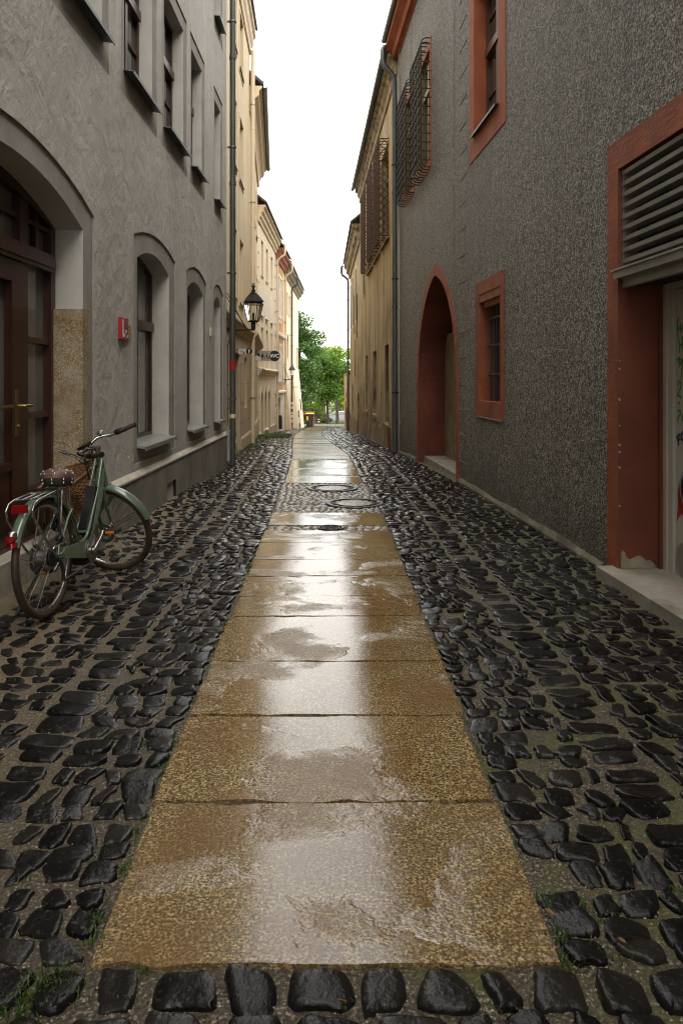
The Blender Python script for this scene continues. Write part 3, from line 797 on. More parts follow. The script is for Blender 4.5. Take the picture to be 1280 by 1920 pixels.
def pipe(F, parent, Y, z0, z1, mat, r=.05, d=.09, goose=None, every=2.2, seed=1, name='downpipe', brk='iron'):
    mb = MB(); pts = [F.p(Y, z0, d), F.p(Y, z1, d)]
    if goose: pts += [F.p(Y, z1+.12, d+.02), F.p(Y, z1+.26, d+goose[0]*.55), F.p(Y, z1+.34, d+goose[0]*.9), F.p(Y, z1+.46, d+goose[0]), F.p(Y, z1+.46+goose[1], d+goose[0]), F.p(Y, z1+.54+goose[1], d+goose[0]*.8)]
    mb.tube(pts, r, 12)
    q = z0+.7
    while q < z1-.2:
        mb.tube([F.p(Y, q, d), F.p(Y, q+.07, d)], r*1.14, 12); q += every
    pp = mb.build(name, mat, parent, 45)
    mb = MB(); q = z0+1.35
    while q < z1-.1:
        mb.tube([F.p(Y, q, d), F.p(Y, q+.03, d)], r*1.25, 12); bar(mb, F, Y-.012, Y+.012, q, q+.03, 0, d); q += every
    mb.build('pipe_bracket', brk, pp)
    return pp
def gutter(F, parent, Y0, Y1, z, d, mat='zinc', r=.075):
    mb = MB(); k = 8; prof = [(d+r*math.cos(math.pi+math.pi*i/k), z+r*math.sin(math.pi+math.pi*i/k)) for i in range(k+1)]
    prof += [(d+(r-.008)*math.cos(2*math.pi-math.pi*i/k), z+(r-.008)*math.sin(2*math.pi-math.pi*i/k)) for i in range(k+1)]
    profile(mb, F, prof, Y0, Y1); mb.build('gutter', mat, parent, 50)

# ------------------------------------------------ grey plastered house on the left
FA = Fac(-2.0, -16, -2.0, 13, 1)
A = thing('plastered_house', 'grey trowel plastered house with arched ground floor windows and mahogany door behind the bicycle', 'house', (-2, 6, 0))
dO, dI = outline(3.08, 6.05, -.4, 2.77, 3.05, n=22), outline(3.33, 5.83, -.4, 2.62, 2.87, n=22)
lowA = [(7.2, 9.0, 7.37, 8.73), (9.64, 11.06, 9.79, 10.88), (11.68, 12.62, 11.82, 12.44)]
upA = [(5.30, 6.29), (6.93, 7.95), (8.48, 9.52), (10.03, 10.78), (11.86, 12.42)]
holes = [dO]+[outline(a, b, .63, 2.86, 2.99) for a, b, c, e in lowA]+[outline(a-.14, b+.15, 4.07, 6.08) for a, b in upA]
holes += [outline(11.72, 12.57, 6.98, 8.9)]
wall_part(FA, A, -16, 13, -.6, 10.4, holes, 'plaster_grey')
for k, (a, b, c, e) in enumerate(lowA):
    wn = window(FA, A, c, e, .80, 2.66, 2.79, .26, 'wood_red', 'glass_pale', transom=2.05 if k == 0 else None, mull=(k == 0), rails=())
    surround(FA, A, wn, outline(a, b, .63, 2.86, 2.99), outline(c, e, .80, 2.66, 2.79), -.016, 'smooth_grey', .27, 'reveal_grey')
    sill(FA, wn, c-.01, e+.02, .825, -.27, .075, th=.022, drop=.035)
for a, b in upA+[(11.86, 12.42)]:
    pass
def upper(a, b, z0, z1, tr):
    wn = window(FA, A, a, b, z0, z1, None, .20, 'wood_red', 'glass', transom=tr, rails=(z0+.55,))
    surround(FA, A, wn, outline(a-.14, b+.15, z0-.26, z1+.18), outline(a, b, z0, z1), -.014, 'smooth_grey', .21, 'reveal_grey')
    sill(FA, wn, a-.03, b+.035, z0+.012, -.18, .085, 'zinc', th=.012, drop=.03)
for a, b in upA: upper(a, b, 4.33, 5.9, 5.28)
upper(11.86, 12.42, 7.24, 8.72, 8.2)
# plinth with its pale sloping ledge and the vent
v0 = FA.px(313, 940, .03); v1 = FA.px(330, 925, .03)
vent = outline(v0[0], v1[0], .02, .27)
pl = wall_part(FA, A, 6.06, 12.98, -.6, .50, [vent], 'plinth', 'plinth', .032, 0, .032)
mb = MB(); reveal_mb(mb, FA, vent, .032, -.2); plate(mb, FA, vent, -.2); mb.build('vent_opening', 'black_void', pl)
mb = MB(); profile(mb, FA, [(.0, .498), (.043, .498), (.043, .515), (.0, .56)], 6.06, 12.98); mb.build('ledge', 'ledge', pl)
mb = MB(); profile(mb, FA, [(.0, 10.0), (.12, 10.0), (.2, 10.15), (.34, 10.25), (.36, 10.4), (0, 10.4)], -16, 13.0); mb.build('cornice', 'smooth_grey', A)
roof(FA, A, -16, 13, 10.4, .4)
pipe(FA, A, 13.06, -.25, 10.1, 'zinc_dark', .052, .10, brk='zinc')
mb = MB(); bar(mb, FA, 12.86, 12.97, .05, .58, .03, .075); bar(mb, FA, 12.9, 12.93, .58, .66, .03, .06); mb.build('cable_cover', 'smooth_grey', A)
mb = MB(); q = FA.px(394, 622); bar(mb, FA, q[0]-.05, q[0]+.06, q[1]-.07, q[1]+.07, 0, .03); mb.build('bell_plate', 'ledge', A)
# red sticker band on the downpipe
mb = MB(); mb.lathe([(.0535, 0), (.0535, .17)], FA.p(13.06, 1.62, .10), n=14); mb.build('pipe_sticker', 'sign_red', A)
mb = MB(); mb.lathe([(.0537, 0), (.0537, .07)], FA.p(13.06, .78, .10), n=14); mb.build('pipe_sticker', 'pipe_cream', A)
# granite jamb block, step and the arched door
def rough_block(mb, F, a, b, z0, z1, d0, d1):
    bar(mb, F, a, b, z0, z1, d0, d1)
for a, b in ((5.79, 5.965), (3.19, 3.37)): mb = MB(); bar(mb, FA, a, b, -.3, 2.0, -.255, -.003); mb.build('jamb_block', 'granite_post', A)
mb = MB(); bar(mb, FA, 3.38, 5.78, -.3, .30, -.5, -.10); mb.build('doorstep', 'concrete', A)
mb = MB(); dd = -.29
oi2 = outline(3.33+.09, 5.83-.09, .33, 2.62, 2.79, n=22)
ring_mb(mb, FA, outline(3.33, 5.83, .30, 2.62, 2.87, n=22), oi2, dd+.06); reveal_mb(mb, FA, oi2, dd+.06, dd-.03)
for a, b in ((5.20, 5.33), (3.83, 3.96)): bar(mb, FA, a, b, .30, 2.78, dd-.03, dd+.055)
bar(mb, FA, 3.42, 5.74, 2.27, 2.40, dd-.03, dd+.085); bar(mb, FA, 3.42, 5.74, 2.30, 2.36, dd+.085, dd+.10)
for yv in (5.52, 3.64, 4.58, 4.27, 4.89): bar(mb, FA, yv-.022, yv+.022, 2.40, 2.80, dd-.02, dd+.045)
bar(mb, FA, 3.42, 5.74, 2.575, 2.61, dd-.02, dd+.04)
for (a, b) in ((5.33, 5.74), (3.42, 3.83)):
    for z in (1.19, 1.74): bar(mb, FA, a, b, z-.022, z+.022, dd-.02, dd+.045)
    bar(mb, FA, a, b, .30, .62, dd-.02, dd+.03); bar(mb, FA, a+.06, b-.06, .37, .55, dd+.03, dd+.045); bar(mb, FA, a, b, .60, .66, dd-.02, dd+.055)
dr = mb.build('door', 'wood_red', A)
mb = MB(); plate(mb, FA, outline(3.35, 5.81, .31, 2.62, 2.85, n=22), dd-.0); mb.build('pane', 'glass_pale', dr)
mb = MB()
for a, b in ((3.965, 4.575), (4.585, 5.195)):
    for s0, s1 in ((a, a+.13), (b-.13, b)): bar(mb, FA, s0, s1, .33, 2.265, dd+.005, dd+.06)
    bar(mb, FA, a+.13, b-.13, 2.12, 2.265, dd+.005, dd+.06); bar(mb, FA, a+.13, b-.13, .33, .86, dd+.005, dd+.05)
    bar(mb, FA, a+.18, b-.18, .45, .74, dd+.05, dd+.062); bar(mb, FA, a+.13, b-.13, .84, .89, dd+.005, dd+.07)
mb.build('door_leaf', 'wood_red', dr)
mb = MB()
for yv, s in ((5.13, -1),):
    bar(mb, FA, yv-.022, yv+.022, 1.06, 1.38, dd+.06, dd+.072)
    mb.tube([FA.p(yv, 1.27, dd+.07), FA.p(yv, 1.27, dd+.12), FA.p(yv+.13, 1.27, dd+.12)], .010, 8)
    mb.tube([FA.p(yv, 1.13, dd+.07), FA.p(yv, 1.13, dd+.085)], .014, 10)
mb.tube([FA.p(4.70, 1.27, dd+.08), FA.p(5.03, 1.27, dd+.08)], .012, 8)
mb.build('handle', 'brass', dr, 45)
surround(FA, A, dr, dO, dI, -.016, 'smooth_grey', .30, 'reveal_grey', bottom=False)

# signs on the grey house
q0 = FA.px(226, 596, .04); q1 = FA.px(242, 634, .04)
S = thing('fire_panel', 'red framed box with faded plum print on the grey house beside its nearest arched window', 'wall box', FA.p(6.85, 1.9))
mb = MB(); bar(mb, FA, 6.69, 6.905, 1.815, 2.01, 0, .035); mb.build('frame', 'sign_red', S)
mb = MB(); bar(mb, FA, 6.715, 6.888, 1.835, 1.992, .035, .038); f_ = mb.build('print_panel', 'sign_white', S)
mb = MB()
for (a, b, c, e) in ((.02, .16, .11, .235), (.03, .07, .05, .11), (.12, .17, .04, .11), (.08, .13, .0, .06)): bar(mb, FA, 6.717+a*.95, 6.717+b*.95, 1.838+c*.65, 1.838+e*.65, .038, .0395)
mb.build('faded_print', 'sign_plum', f_)
mb = MB(); bar(mb, FA, 6.79, 6.86, 1.918, 1.924, .0395, .0405); mb.build('print_line', 'sign_black', f_)
S = thing('number_plate', 'small ochre plate right beside the red framed box on the grey house', 'plate', FA.p(7.09, 1.9))
mb = MB(); bar(mb, FA, 6.925, 7.02, 1.83, 1.965, 0, .022); mb.build('plate', 'sign_yellow', S)
mb = MB()
for (a, b, c, e) in ((6.935, 6.955, 1.93, 1.95), (6.975, 6.995, 1.93, 1.945), (6.945, 6.99, 1.907, 1.914), (6.97, 6.995, 1.875, 1.89), (6.955, 6.975, 1.842, 1.857)): bar(mb, FA, a, b, c, e, .022, .0232)
mb.build('print', 'sign_black', S)

# ------------------------------------------------ dark pebbledash house on the right
FB = Fac(2.685, -6, 1.245, 16.6, -1)
B = thing('pebbledash_house', 'dark grey pebbledash house with red stone frames and a pointed archway', 'house', (2, 8, 0))
gO, gI = outline(2.75, 5.47, -.4, 3.15), outline(2.95, 5.29, -.4, 2.94)
uO, uI = outline(8.12, 9.79, 4.26, 6.66), outline(8.41, 9.53, 4.55, 6.4)
lO, lI = outline(8.18, 9.45, 1.0, 2.66), outline(8.31, 9.27, 1.19, 2.50)
aO, aI = outline(10.42, 13.95, -.6, 1.42, 3.34, 'goth', 36), outline(10.57, 13.80, -.6, 1.40, 3.15, 'goth', 36)
cg = [(12.53, 13.76, 12.66, 13.62), (14.25, 15.48, 14.38, 15.34)]
holes = [gO, uO, lO, aO]+[outline(a, b, 5.02, 7.24) for a, b, c, e in cg]
wall_part(FB, B, -16, 16.6, -.6, 8.75, holes, 'pebbledash')
# window with transom, above
wn = window(FB, B, 8.41, 9.53, 4.55, 6.4, None, .20, 'wood_brown', 'glass', transom=5.57, rails=(5.02, 6.0), fw=.07)
surround(FB, B, wn, uO, uI, .008, 'orange_red', .21); sill(FB, wn, 8.38, 9.56, 4.575, -.18, .055, 'zinc', th=.01, drop=.02)
# barred window
wn = window(FB, B, 8.31, 9.27, 1.19, 2.50, None, .30, 'wood_brown', 'glass', rails=(1.6, 2.05), fw=.05)
surround(FB, B, wn, lO, lI, .010, 'red_stone', .31)
mb = MB()
bar(mb, FB, 8.31, 9.27, 2.40, 2.50, -.09, .004); bar(mb, FB, 8.40, 9.16, 2.33, 2.40, -.11, -.03); mb.build('lintel_moulding', 'red_stone', wn)
mb = MB()
for k in range(7):
    yv = 8.31+.96*(k+.5)/7; mb.tube([FB.p(yv, 1.17, -.125), FB.p(yv, 2.42, -.125)], .011, 6)
for z in (1.52, 1.87, 2.2): bar(mb, FB, 8.29, 9.28, z-.011, z+.011, -.135, -.105)
mb.build('window_bars', 'zinc', wn)
mb = MB(); bar(mb, FB, 8.24, 9.40, .985, 1.0, 0, .014); mb.build('plaster_seam', 'quoin_line', wn)
# caged windows
def cage(F, a, b, z0, z1, d, mat, parent, nv, nh, r=.011, diamond=False, bottom=True):
    mb = MB()
    if not diamond:
        for k in range(nv+1):
            y_ = lerp(a, b, k/nv)
            pts = [F.p(y_, z0, .0), F.p(y_, z0+.0, d*.55), F.p(y_, z0+.05, d*.9), F.p(y_, z0+.12, d), F.p(y_, z1-.1, d), F.p(y_, z1-.03, d*.9), F.p(y_, z1, d*.55), F.p(y_, z1, 0)]
            mb.tube(pts, r, 6)
        for k in range(nh+1):
            z = lerp(z0+.12, z1-.1, k/nh)
            mb.tube([F.p(a, z, 0), F.p(a, z, d), F.p(b, z, d), F.p(b, z, 0)], r, 6)
    else:
        for (ya, yb, da, db, n) in ((a, b, d, d, nv), (a, a, 0, d, 1.0), (b, b, 0, d, 1.0)):
            wdt = max(abs(yb-ya), abs(db-da)); st = .20; hgt = z1-z0
            nlines = int((hgt+wdt)/st)+1
            for k in range(-int(wdt/st)-1, int(hgt/st)+1):
                for sgn in (1, -1):
                    zs_ = z0+k*st; pts = []
                    t0 = max(0, (z0-zs_)/wdt); t1 = min(1, (z1-zs_)/wdt)
                    if t1 <= t0: continue
                    for t in (t0, t1):
                        u = t if sgn > 0 else 1-t
                        pts.append(F.p(lerp(ya, yb, u), zs_+t*wdt, lerp(da, db, u)))
                    mb.tube(pts, r, 5)
        for z in (z0, z1): mb.tube([F.p(a, z, 0), F.p(a, z, d), F.p(b, z, d), F.p(b, z, 0)], r*1.2, 6)
        for y_ in (a, b): mb.tube([F.p(y_, z0, d), F.p(y_, z1, d)], r*1.2, 6)
        for k in range(9):
            y_ = lerp(a, b, k/8); mb.tube([F.p(y_, z0, 0), F.p(y_, z0, d)], r*.9, 5)
            mb.tube([F.p(y_, z1, 0), F.p(y_, z1, d)], r*.9, 5)
    return mb.build('window_cage', mat, parent)
for a, b, c, e in cg:
    wn = window(FB, B, c, e, 5.18, 7.08, None, .12, 'olive_wood', 'glass_pale', transom=6.5, fw=.09)
    surround(FB, B, wn, outline(a, b, 5.02, 7.24), outline(c, e, 5.18, 7.08), .008, 'orange_red', .075, 'olive_wood')
    cage(FB, a+.03, b-.03, 5.03, 7.2, .17, 'iron', wn, 7, 13, .011)
# garage door under its louvre
gd = thing
wn = None
mb = MB(); dd = -.33
bar(mb, FB, 5.12, 5.285, .05, 2.2, dd-.05, dd+.03); bar(mb, FB, 2.96, 5.12, 2.08, 2.2, dd-.05, dd+.03)
bar(mb, FB, 5.19, 5.20, .05, 2.16, dd+.03, dd+.038)
gdr = mb.build('garage_door', 'door_grey', B); gdr['label'] = 'pale grey beige garage door with sprayed graffiti'
mb = MB(); bar(mb, FB, 4.35, 5.105, .09, 2.065, dd-.05, dd+.005); bar(mb, FB, 2.97, 4.34, .09, 2.065, dd-.05, dd+.005); mb.build('door_leaf', 'door_grey', gdr)
mb = MB(); plate(mb, FB, outline(2.9, 5.3, -.3, 2.95), dd-.08); mb.build('door_backing', 'black_void', gdr)
mb = MB(); ey = FB.px(1274, 1047, dd)
mb.prism([(ey[0]-.10+.105*math.cos(t), ey[1]+.13*math.sin(t)) for t in (2*math.pi*k/24 for k in range(24))], lambda a, b, d: FB.p(a, b, d), dd+.005, dd+.02); mb.build('flap', 'louvre', gdr)
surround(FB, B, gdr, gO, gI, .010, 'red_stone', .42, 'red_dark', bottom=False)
mb = MB(); bar(mb, FB, 5.252, 5.293, -.1, 2.2, dd+.001, dd+.05); mb.build('inner_frame', 'red_dark', gdr)
mb = MB()
pts = [(-.27, .0), (-.012, .0), (-.01, .10), (-.022, .13), (-.034, .118), (-.05, .075), (-.075, .062), (-.10, .07), (-.135, .088), (-.16, .082), (-.185, .06), (-.20, .05), (-.225, .055), (-.25, .03), (-.265, .012)]
mb.prism([(a, b+.115) for a, b in pts], lambda a, b, d: FB.p(5.288-d, b, a), -.004, .006); mb.build('bare_patch', 'raw_stone', gdr)
mb = MB()
for z in (.55, .82, .93, .98, 1.12, 1.3, 1.52, 1.58): 
    h_ = rnd.uniform(.008, .022); mb.prism([(-.004, 0), (.006, .004), (.007, h_), (-.003, h_*.8)], lambda a, b, d: FB.p(5.289-d, z+b, a), -.004, .006)
mb.build('paint_chips', 'ledge', gdr)
mb = MB()
for k in range(9):
    z = 2.27+.078*k
    mb.hexa([FB.p(2.96, z, -.10), FB.p(5.282, z, -.10), FB.p(5.282, z, -.015), FB.p(2.96, z, -.015), FB.p(2.96, z+.012, -.10), FB.p(5.282, z+.012, -.10), FB.p(5.282, z+.028, -.012), FB.p(2.96, z+.028, -.012)])
bar(mb, FB, 5.268, 5.285, 2.2, 2.93, -.12, -.02)
lv = mb.build('louvre', 'louvre', gdr)
mb = MB(); bar(mb, FB, 2.95, 5.285, 2.16, 2.215, -.06, .045); bar(mb, FB, 2.95, 5.285, 2.10, 2.16, -.06, -.02); bar(mb, FB, 2.95, 5.31, 2.212, 2.226, -.06, .06); mb.build('drip_rail', 'louvre', gdr)
mb = MB(); bar(mb, FB, 2.96, 5.28, 2.21, 2.93, -.20, -.125); bar(mb, FB, 2.96, 5.285, 2.12, 2.21, -.42, -.065); mb.build('louvre_backing', 'black_void', gdr)
mb = MB(); bar(mb, FB, 2.6, 5.38, -.3, .112, -.5, .135); mb.build('doorstep', 'concrete', B)
# graffiti on the garage door
def strokes(name, mat, lines, wd, parent, d):
    mb = MB()
    for ln in lines:
        P = [FB.px(x, y, d) for x, y in ln]
        for (a, b), (c, e) in zip(P, P[1:]):
            L = math.hypot(c-a, e-b) or 1; nx, nz_ = -(e-b)/L*wd/2, (c-a)/L*wd/2; ex, ez = (c-a)/L*wd*.3, (e-b)/L*wd*.3
            mb.quad(FB.p(a+nx-ex, b+nz_-ez, d), FB.p(c+nx+ex, e+nz_+ez, d), FB.p(c-nx+ex, e-nz_+ez, d), FB.p(a-nx-ex, b-nz_-ez, d))
    return mb.build(name, mat, parent)
def cr(lst, ox, oy, s): return [[(ox+a/s, oy+b/s) for a, b in l] for l in lst]
gl = cr([[(840, 615), (825, 700), (830, 770), (850, 730), (865, 690)], [(862, 690), (862, 775), (885, 730), (893, 680), (905, 640)], [(830, 770), (830, 840)],
         [(840, 860), (848, 930), (850, 1025)], [(848, 950), (880, 930)], [(885, 840), (880, 900), (890, 985)],
         [(825, 1120), (845, 1090), (855, 1110), (840, 1150), (862, 1165), (845, 1200)], [(893, 1130), (878, 1110), (870, 1140), (890, 1160), (893, 1120), (880, 1230), (868, 1350)],
         [(830, 1420), (850, 1370), (872, 1400), (860, 1460), (825, 1545), (840, 1545), (865, 1570)], [(833, 1640), (850, 1632)],
         [(830, 1735), (855, 1725), (862, 1760), (835, 1810), (832, 1850)], [(900, 1750), (883, 1790), (885, 1840), (905, 1850)],
         [(910, 640), (918, 780)], [(910, 1100), (925, 1300)], [(905, 1400), (935, 1380), (930, 1560), (905, 1560), (905, 1400)]], 1140, 500, 6.4)
strokes('green_graffiti', 'graf_green', gl, .016, gdr, dd+.0065)
bl = cr([[(727, 220), (742, 300)], [(722, 228), (752, 195)], [(735, 255), (755, 240)], [(790, 165), (768, 200), (772, 245), (792, 262)], [(815, 180), (820, 260)]], 1140, 780, 5.65)
strokes('blue_graffiti', 'graf_blue', bl, .020, gdr, dd+.0065)
mb = MB(); e0 = FB.px(1279, 905, dd)
ell = lambda rx, rz, dy=0, dz=0: [(e0[0]-.13+dy+rx*math.cos(t), e0[1]-.03+dz+rz*math.sin(t)) for t in (2*math.pi*k/28 for k in range(28))]
mb.prism(ell(.21, .17, -.02, -.06), lambda a, b, d: FB.p(a, b, d), dd+.0055, dd+.0062); mb.prism([(e0[0]-.02, e0[1]-.2), (e0[0]+.035, e0[1]-.03), (e0[0]+.07, e0[1]-.28), (e0[0]+.04, e0[1]-.24)], lambda a, b, d: FB.p(a, b, d), dd+.0055, dd+.0062)
mb.build('red_graffiti', 'graf_red', gdr)
mb = MB(); mb.prism(ell(.16, .155), lambda a, b, d: FB.p(a, b, d), dd+.0072, dd+.008); mb.build('black_graffiti', 'graf_black', gdr)
mb = MB(); E = ell(.155, .15); Ei = ell(.143, .138)
for k in range(28):
    j = (k+1) % 28; mb.quad(FB.p(*E[k], dd+.0088), FB.p(*E[j], dd+.0088), FB.p(*Ei[j], dd+.0088), FB.p(*Ei[k], dd+.0088))
mb.build('pale_graffiti', 'graf_white', gdr)
# archway
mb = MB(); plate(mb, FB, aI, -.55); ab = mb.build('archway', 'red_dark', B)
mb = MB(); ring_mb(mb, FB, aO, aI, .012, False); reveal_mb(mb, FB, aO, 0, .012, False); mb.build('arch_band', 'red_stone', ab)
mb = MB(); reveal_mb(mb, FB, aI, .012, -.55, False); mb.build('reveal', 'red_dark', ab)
mb = MB(); bar(mb, FB, 10.58, 13.74, -.5, 2.28, -.545, -.48); bar(mb, FB, 12.9, 13.0, -.5, 2.28, -.48, -.475); mb.build('stone_infill', 'granite_post', ab)
mb = MB(); bar(mb, FB, 10.58, 13.79, -.5, G(1.3, 12)+.06, -.54, -.1); mb.build('threshold', 'concrete', ab)
# scratched quoin lines
mb = MB(); ya, yb = 10.395, 9.97; z = -.02; k = 0
while z < 8.6:
    zz = z+rnd.gauss(0, .01)
    bar(mb, FB, yb+rnd.gauss(0, .02), ya, zz, zz+.012, 0, .006)
    for s0 in np.arange(0, .35, .05):
        if rnd.random() < .55: bar(mb, FB, (ya if k % 2 else yb)-.003, (ya if k % 2 else yb)+.003, zz+s0, zz+s0+.045, 0, .004)
    z += .352; k += 1
z = 3.3
while z < 8.6:
    if rnd.random() < .75: bar(mb, FB, 10.74, 10.748, z, z+.11, 0, .005)
    z += .12
mb.build('quoin_lines', 'quoin_line', B)
mb = MB(); profile(mb, FB, [(0, 8.62), (.10, 8.62), (.14, 8.74), (.27, 8.80), (.27, 8.90), (0, 8.90)], -16, 16.62); mb.build('eave', 'orange_red', B)
mb = MB(); profile(mb, FB, [(0, 8.55), (.015, 8.55), (.015, 8.62), (0, 8.62)], -16, 16.6); mb.build('eave_moulding', 'red_stone', B)
roof(FB, B, -16, 16.6, 8.92, .28); gutter(FB, B, -16, 16.55, 8.95, .31, 'zinc', .06)
pipe(FB, B, 16.42, -.2, 8.0, 'zinc', .055, .09, goose=(.26, .24), every=2.5)
mb = MB(); mb.tube([FB.p(16.15, -.1, .03), FB.p(16.15, 8.7, .03), FB.p(16.2, 8.9, .3)], .008, 6); 
for z in (.5, 1.2, 2.0, 3.0, 4.2, 5.4, 6.6, 7.8): bar(mb, FB, 16.13, 16.17, z, z+.03, 0, .045)
mb.build('lightning_conductor', 'steel', B)
for Ya, Yb in ((5.55, 10.38), (14.0, 16.4)):
    mb = MB(); N = int((Yb-Ya)/.09); vs = []
    for k in range(N+1):
        y_ = lerp(Ya, Yb, k/N); g0 = G(FB.p(y_, 0).x, y_); h_ = .03+.03*(.5+.5*math.sin(y_*3.1)*math.sin(y_*1.3))+.012*rnd.random(); vs += [FB.p(y_, g0-.1, .035), FB.p(y_, g0+.022+.006*rnd.random(), .024+.006*rnd.random()), FB.p(y_, g0+.02+h_, .0)]
    mb.add(vs, [(3*k+j_, 3*k+j_+1, 3*k+j_+4, 3*k+j_+3) for k in range(N) for j_ in (0, 1)]); mb.build('footing', 'footing', B)

# ------------------------------------------------ helper for the smaller houses
def pxo(F, x0, x1, yt, yb, d=0.):
    """opening seen between photo columns x0 and x1, with its top and foot rows read at the nearer column"""
    near = x0 if F.side > 0 else x1
    a = F.px(x0, yb, d)[0]; b = F.px(x1, yb, d)[0]
    zt = F.px(near, yt, d)[1]; zb = F.px(near, yb, d)[1]
    return min(a, b), max(a, b), zb, zt
def simple_window(F, P, o, depth=.18, mat='wood_brown', glass='glass', trim='cream_trim', band=.11, arch=0., sl='sill_zinc', band_d=.018, kind='seg', rev=None, transom=None):
    a, b, z0, z1 = o
    wn = window(F, P, a, b, z0, z1-arch, z1, depth, mat, glass, fw=.05, transom=transom, kind=kind)
    surround(F, P, wn, outline(a-band, b+band, z0-band*.9, z1-arch+band*.6, z1+band, kind), outline(a, b, z0, z1-arch, z1, kind), band_d, trim, depth+.01, rev)
    if sl: sill(F, wn, a-.03, b+.03, z0+.012, -depth+.03, .045, sl, th=.012, drop=.012)
    return wn, outline(a-.001, b+.001, z0-.001, z1-arch, z1, kind)

# ------------------------------------------------ cream house with the lantern
FL = Fac(-2.17, 13.01, -2.46, 20, 1)
L = thing('cream_house', 'warm cream house carrying the near wall lantern, ashlar lines cut in its ground floor', 'house', (-2.4, 16, 0))
wins = [pxo(FL, 435.5, 443.5, 432, 553), pxo(FL, 448, 454.5, 462, 573), pxo(FL, 433, 440.5, 175, 289), pxo(FL, 445, 452.5, 210, 321), pxo(FL, 434.5, 440, -10, 74), pxo(FL, 444.5, 452.5, 20, 116)]
cols = [(15.45, 16.4), (17.1, 18.0)]; rows = [(3.22, 4.70), (6.05, 7.50), (8.62, 9.95)]
hs = []
for (a, b) in cols:
    for (z0, z1) in rows:
        wn, o = simple_window(FL, L, (a, b, z0, z1), sl='zinc', trim='cream', glass='glass', mat='wood_brown', rev='cream', band=.09); hs.append(o)
dL = outline(*pxo(FL, 440.5, 449.5, 664, 861)[:2], -.6, 2.03); gL = outline(18.35, 19.1, .75, 2.0)
wall_part(FL, L, 13.01, 20, 2.55, 10.55, hs, 'cream'); wall_part(FL, L, 13.01, 20, -.9, 2.55, [dL, gL], 'cream_low', 'ground_floor_wall', .012, 0)
mb = MB(); bar(mb, FL, dL[0][0], dL[1][0], -.6, 2.03, -.34, -.30); q = (dL[0][0]+dL[1][0])/2
for z0, z1 in ((-.1, .7), (.85, 1.4), (1.5, 1.95)):
    for a, b in ((dL[0][0]+.08, q-.06), (q+.06, dL[1][0]-.08)): bar(mb, FL, a, b, z0, z1, -.30, -.285)
dr = mb.build('door', 'wood_brown', L); mb = MB(); reveal_mb(mb, FL, dL, .012, -.34, False); mb.build('reveal', 'cream_low', dr)
wn = window(FL, L, 18.35, 19.1, .75, 2.0, None, .15, 'wood_brown', 'glass'); mb = MB(); reveal_mb(mb, FL, gL, .012, -.16); mb.build('reveal', 'cream_low', wn)
mb = MB()
for z in (-.05, .42, .88, 1.34, 1.8, 2.2):
    for a, b in ((13.4, dL[0][0]-.12), (dL[1][0]+.12, 18.2), (19.2, 19.9)): bar(mb, FL, a, b, z, z+.022, .012, .0135)
for yv in (14.1, dL[0][0]-.12, dL[1][0]+.1): bar(mb, FL, yv, yv+.02, -.05, 2.2, .012, .0135)
mb.build('ashlar_lines', 'wood_brown', L)
mb = MB(); profile(mb, FL, [(0, -.9), (.05, -.9), (.05, .10), (.03, .14), (0, .14)], 14.0, dL[0][0]-.02); profile(mb, FL, [(0, -.9), (.05, -.9), (.05, .05), (.03, .09), (0, .09)], dL[1][0]+.02, 20); mb.build('plinth', 'cream_low', L)
mb = MB(); profile(mb, FL, [(0, 2.46), (.04, 2.46), (.06, 2.54), (.10, 2.58), (.15, 2.66), (.15, 2.70), (0, 2.74)], 13.05, 20.0); mb.build('string_course', 'cream_low', L)
mb = MB(); profile(mb, FL, [(0, 10.15), (.04, 10.15), (.06, 10.3), (.10, 10.38), (.12, 10.55), (.17, 10.6), (.17, 10.75), (0, 10.75)], 13.02, 20.0); mb.build('cornice', 'cream_trim', L)
roof(FL, L, 13.02, 20, 10.77, .22); pipe(FL, L, 19.86, -.4, 10.2, 'pipe_cream', .055, .10, every=2.6, brk='steel')

# ------------------------------------------------ house with the deep eave
FM = Fac(-2.46, 20.01, -3.14, 28, 1)
Mh = thing('eaved_house', 'narrow cream house with a deep coved eave, between the lantern house and the pale house', 'house', (-2.8, 24, 0))
hs = []; hlow = []
for (a, b) in ((21.2, 22.1), (23.4, 24.3), (25.6, 26.5)):
    for (z0, z1) in ((3.5, 5.0), (6.4, 7.9)):
        wn, o = simple_window(FM, Mh, (a, b, z0, z1), sl='zinc', trim='cream', rev='cream', band=.09); hs.append(o)
wall_part(FM, Mh, 20.01, 28, 2.6, 9.1, hs, 'cream')
gd_ = [(20.9, 22.0, -1.0, 1.95), (23.9, 24.9, .1, 1.9), (26.2, 27.0, .1, 1.9)]
hl = [outline(a, b, c, e) for a, b, c, e in gd_]
wall_part(FM, Mh, 20.01, 28, -1.3, 2.6, hl, 'cream_low', 'ground_floor_wall', .012, 0)
for k, (a, b, c, e) in enumerate(gd_):
    wn = window(FM, Mh, a, b, c, e, None, .25, 'wood_brown', 'glass', transom=1.5 if k == 0 else None, name='door' if k == 0 else 'window'); mb = MB(); reveal_mb(mb, FM, hl[k], .012, -.26); mb.build('reveal', 'cream_low', wn)
mb = MB(); profile(mb, FM, [(0, -1.3), (.05, -1.3), (.05, .0), (.03, .05), (0, .05)], 22.05, 28); mb.build('plinth', 'cream_low', Mh)
mb = MB()
for z in (.3, .75, 1.2, 1.65, 2.1):
    for a, b in ((20.15, 20.8), (22.1, 23.8), (25.0, 26.1), (27.1, 27.9)): bar(mb, FM, a, b, z, z+.022, .012, .0135)
mb.build('ashlar_lines', 'wood_brown', Mh)
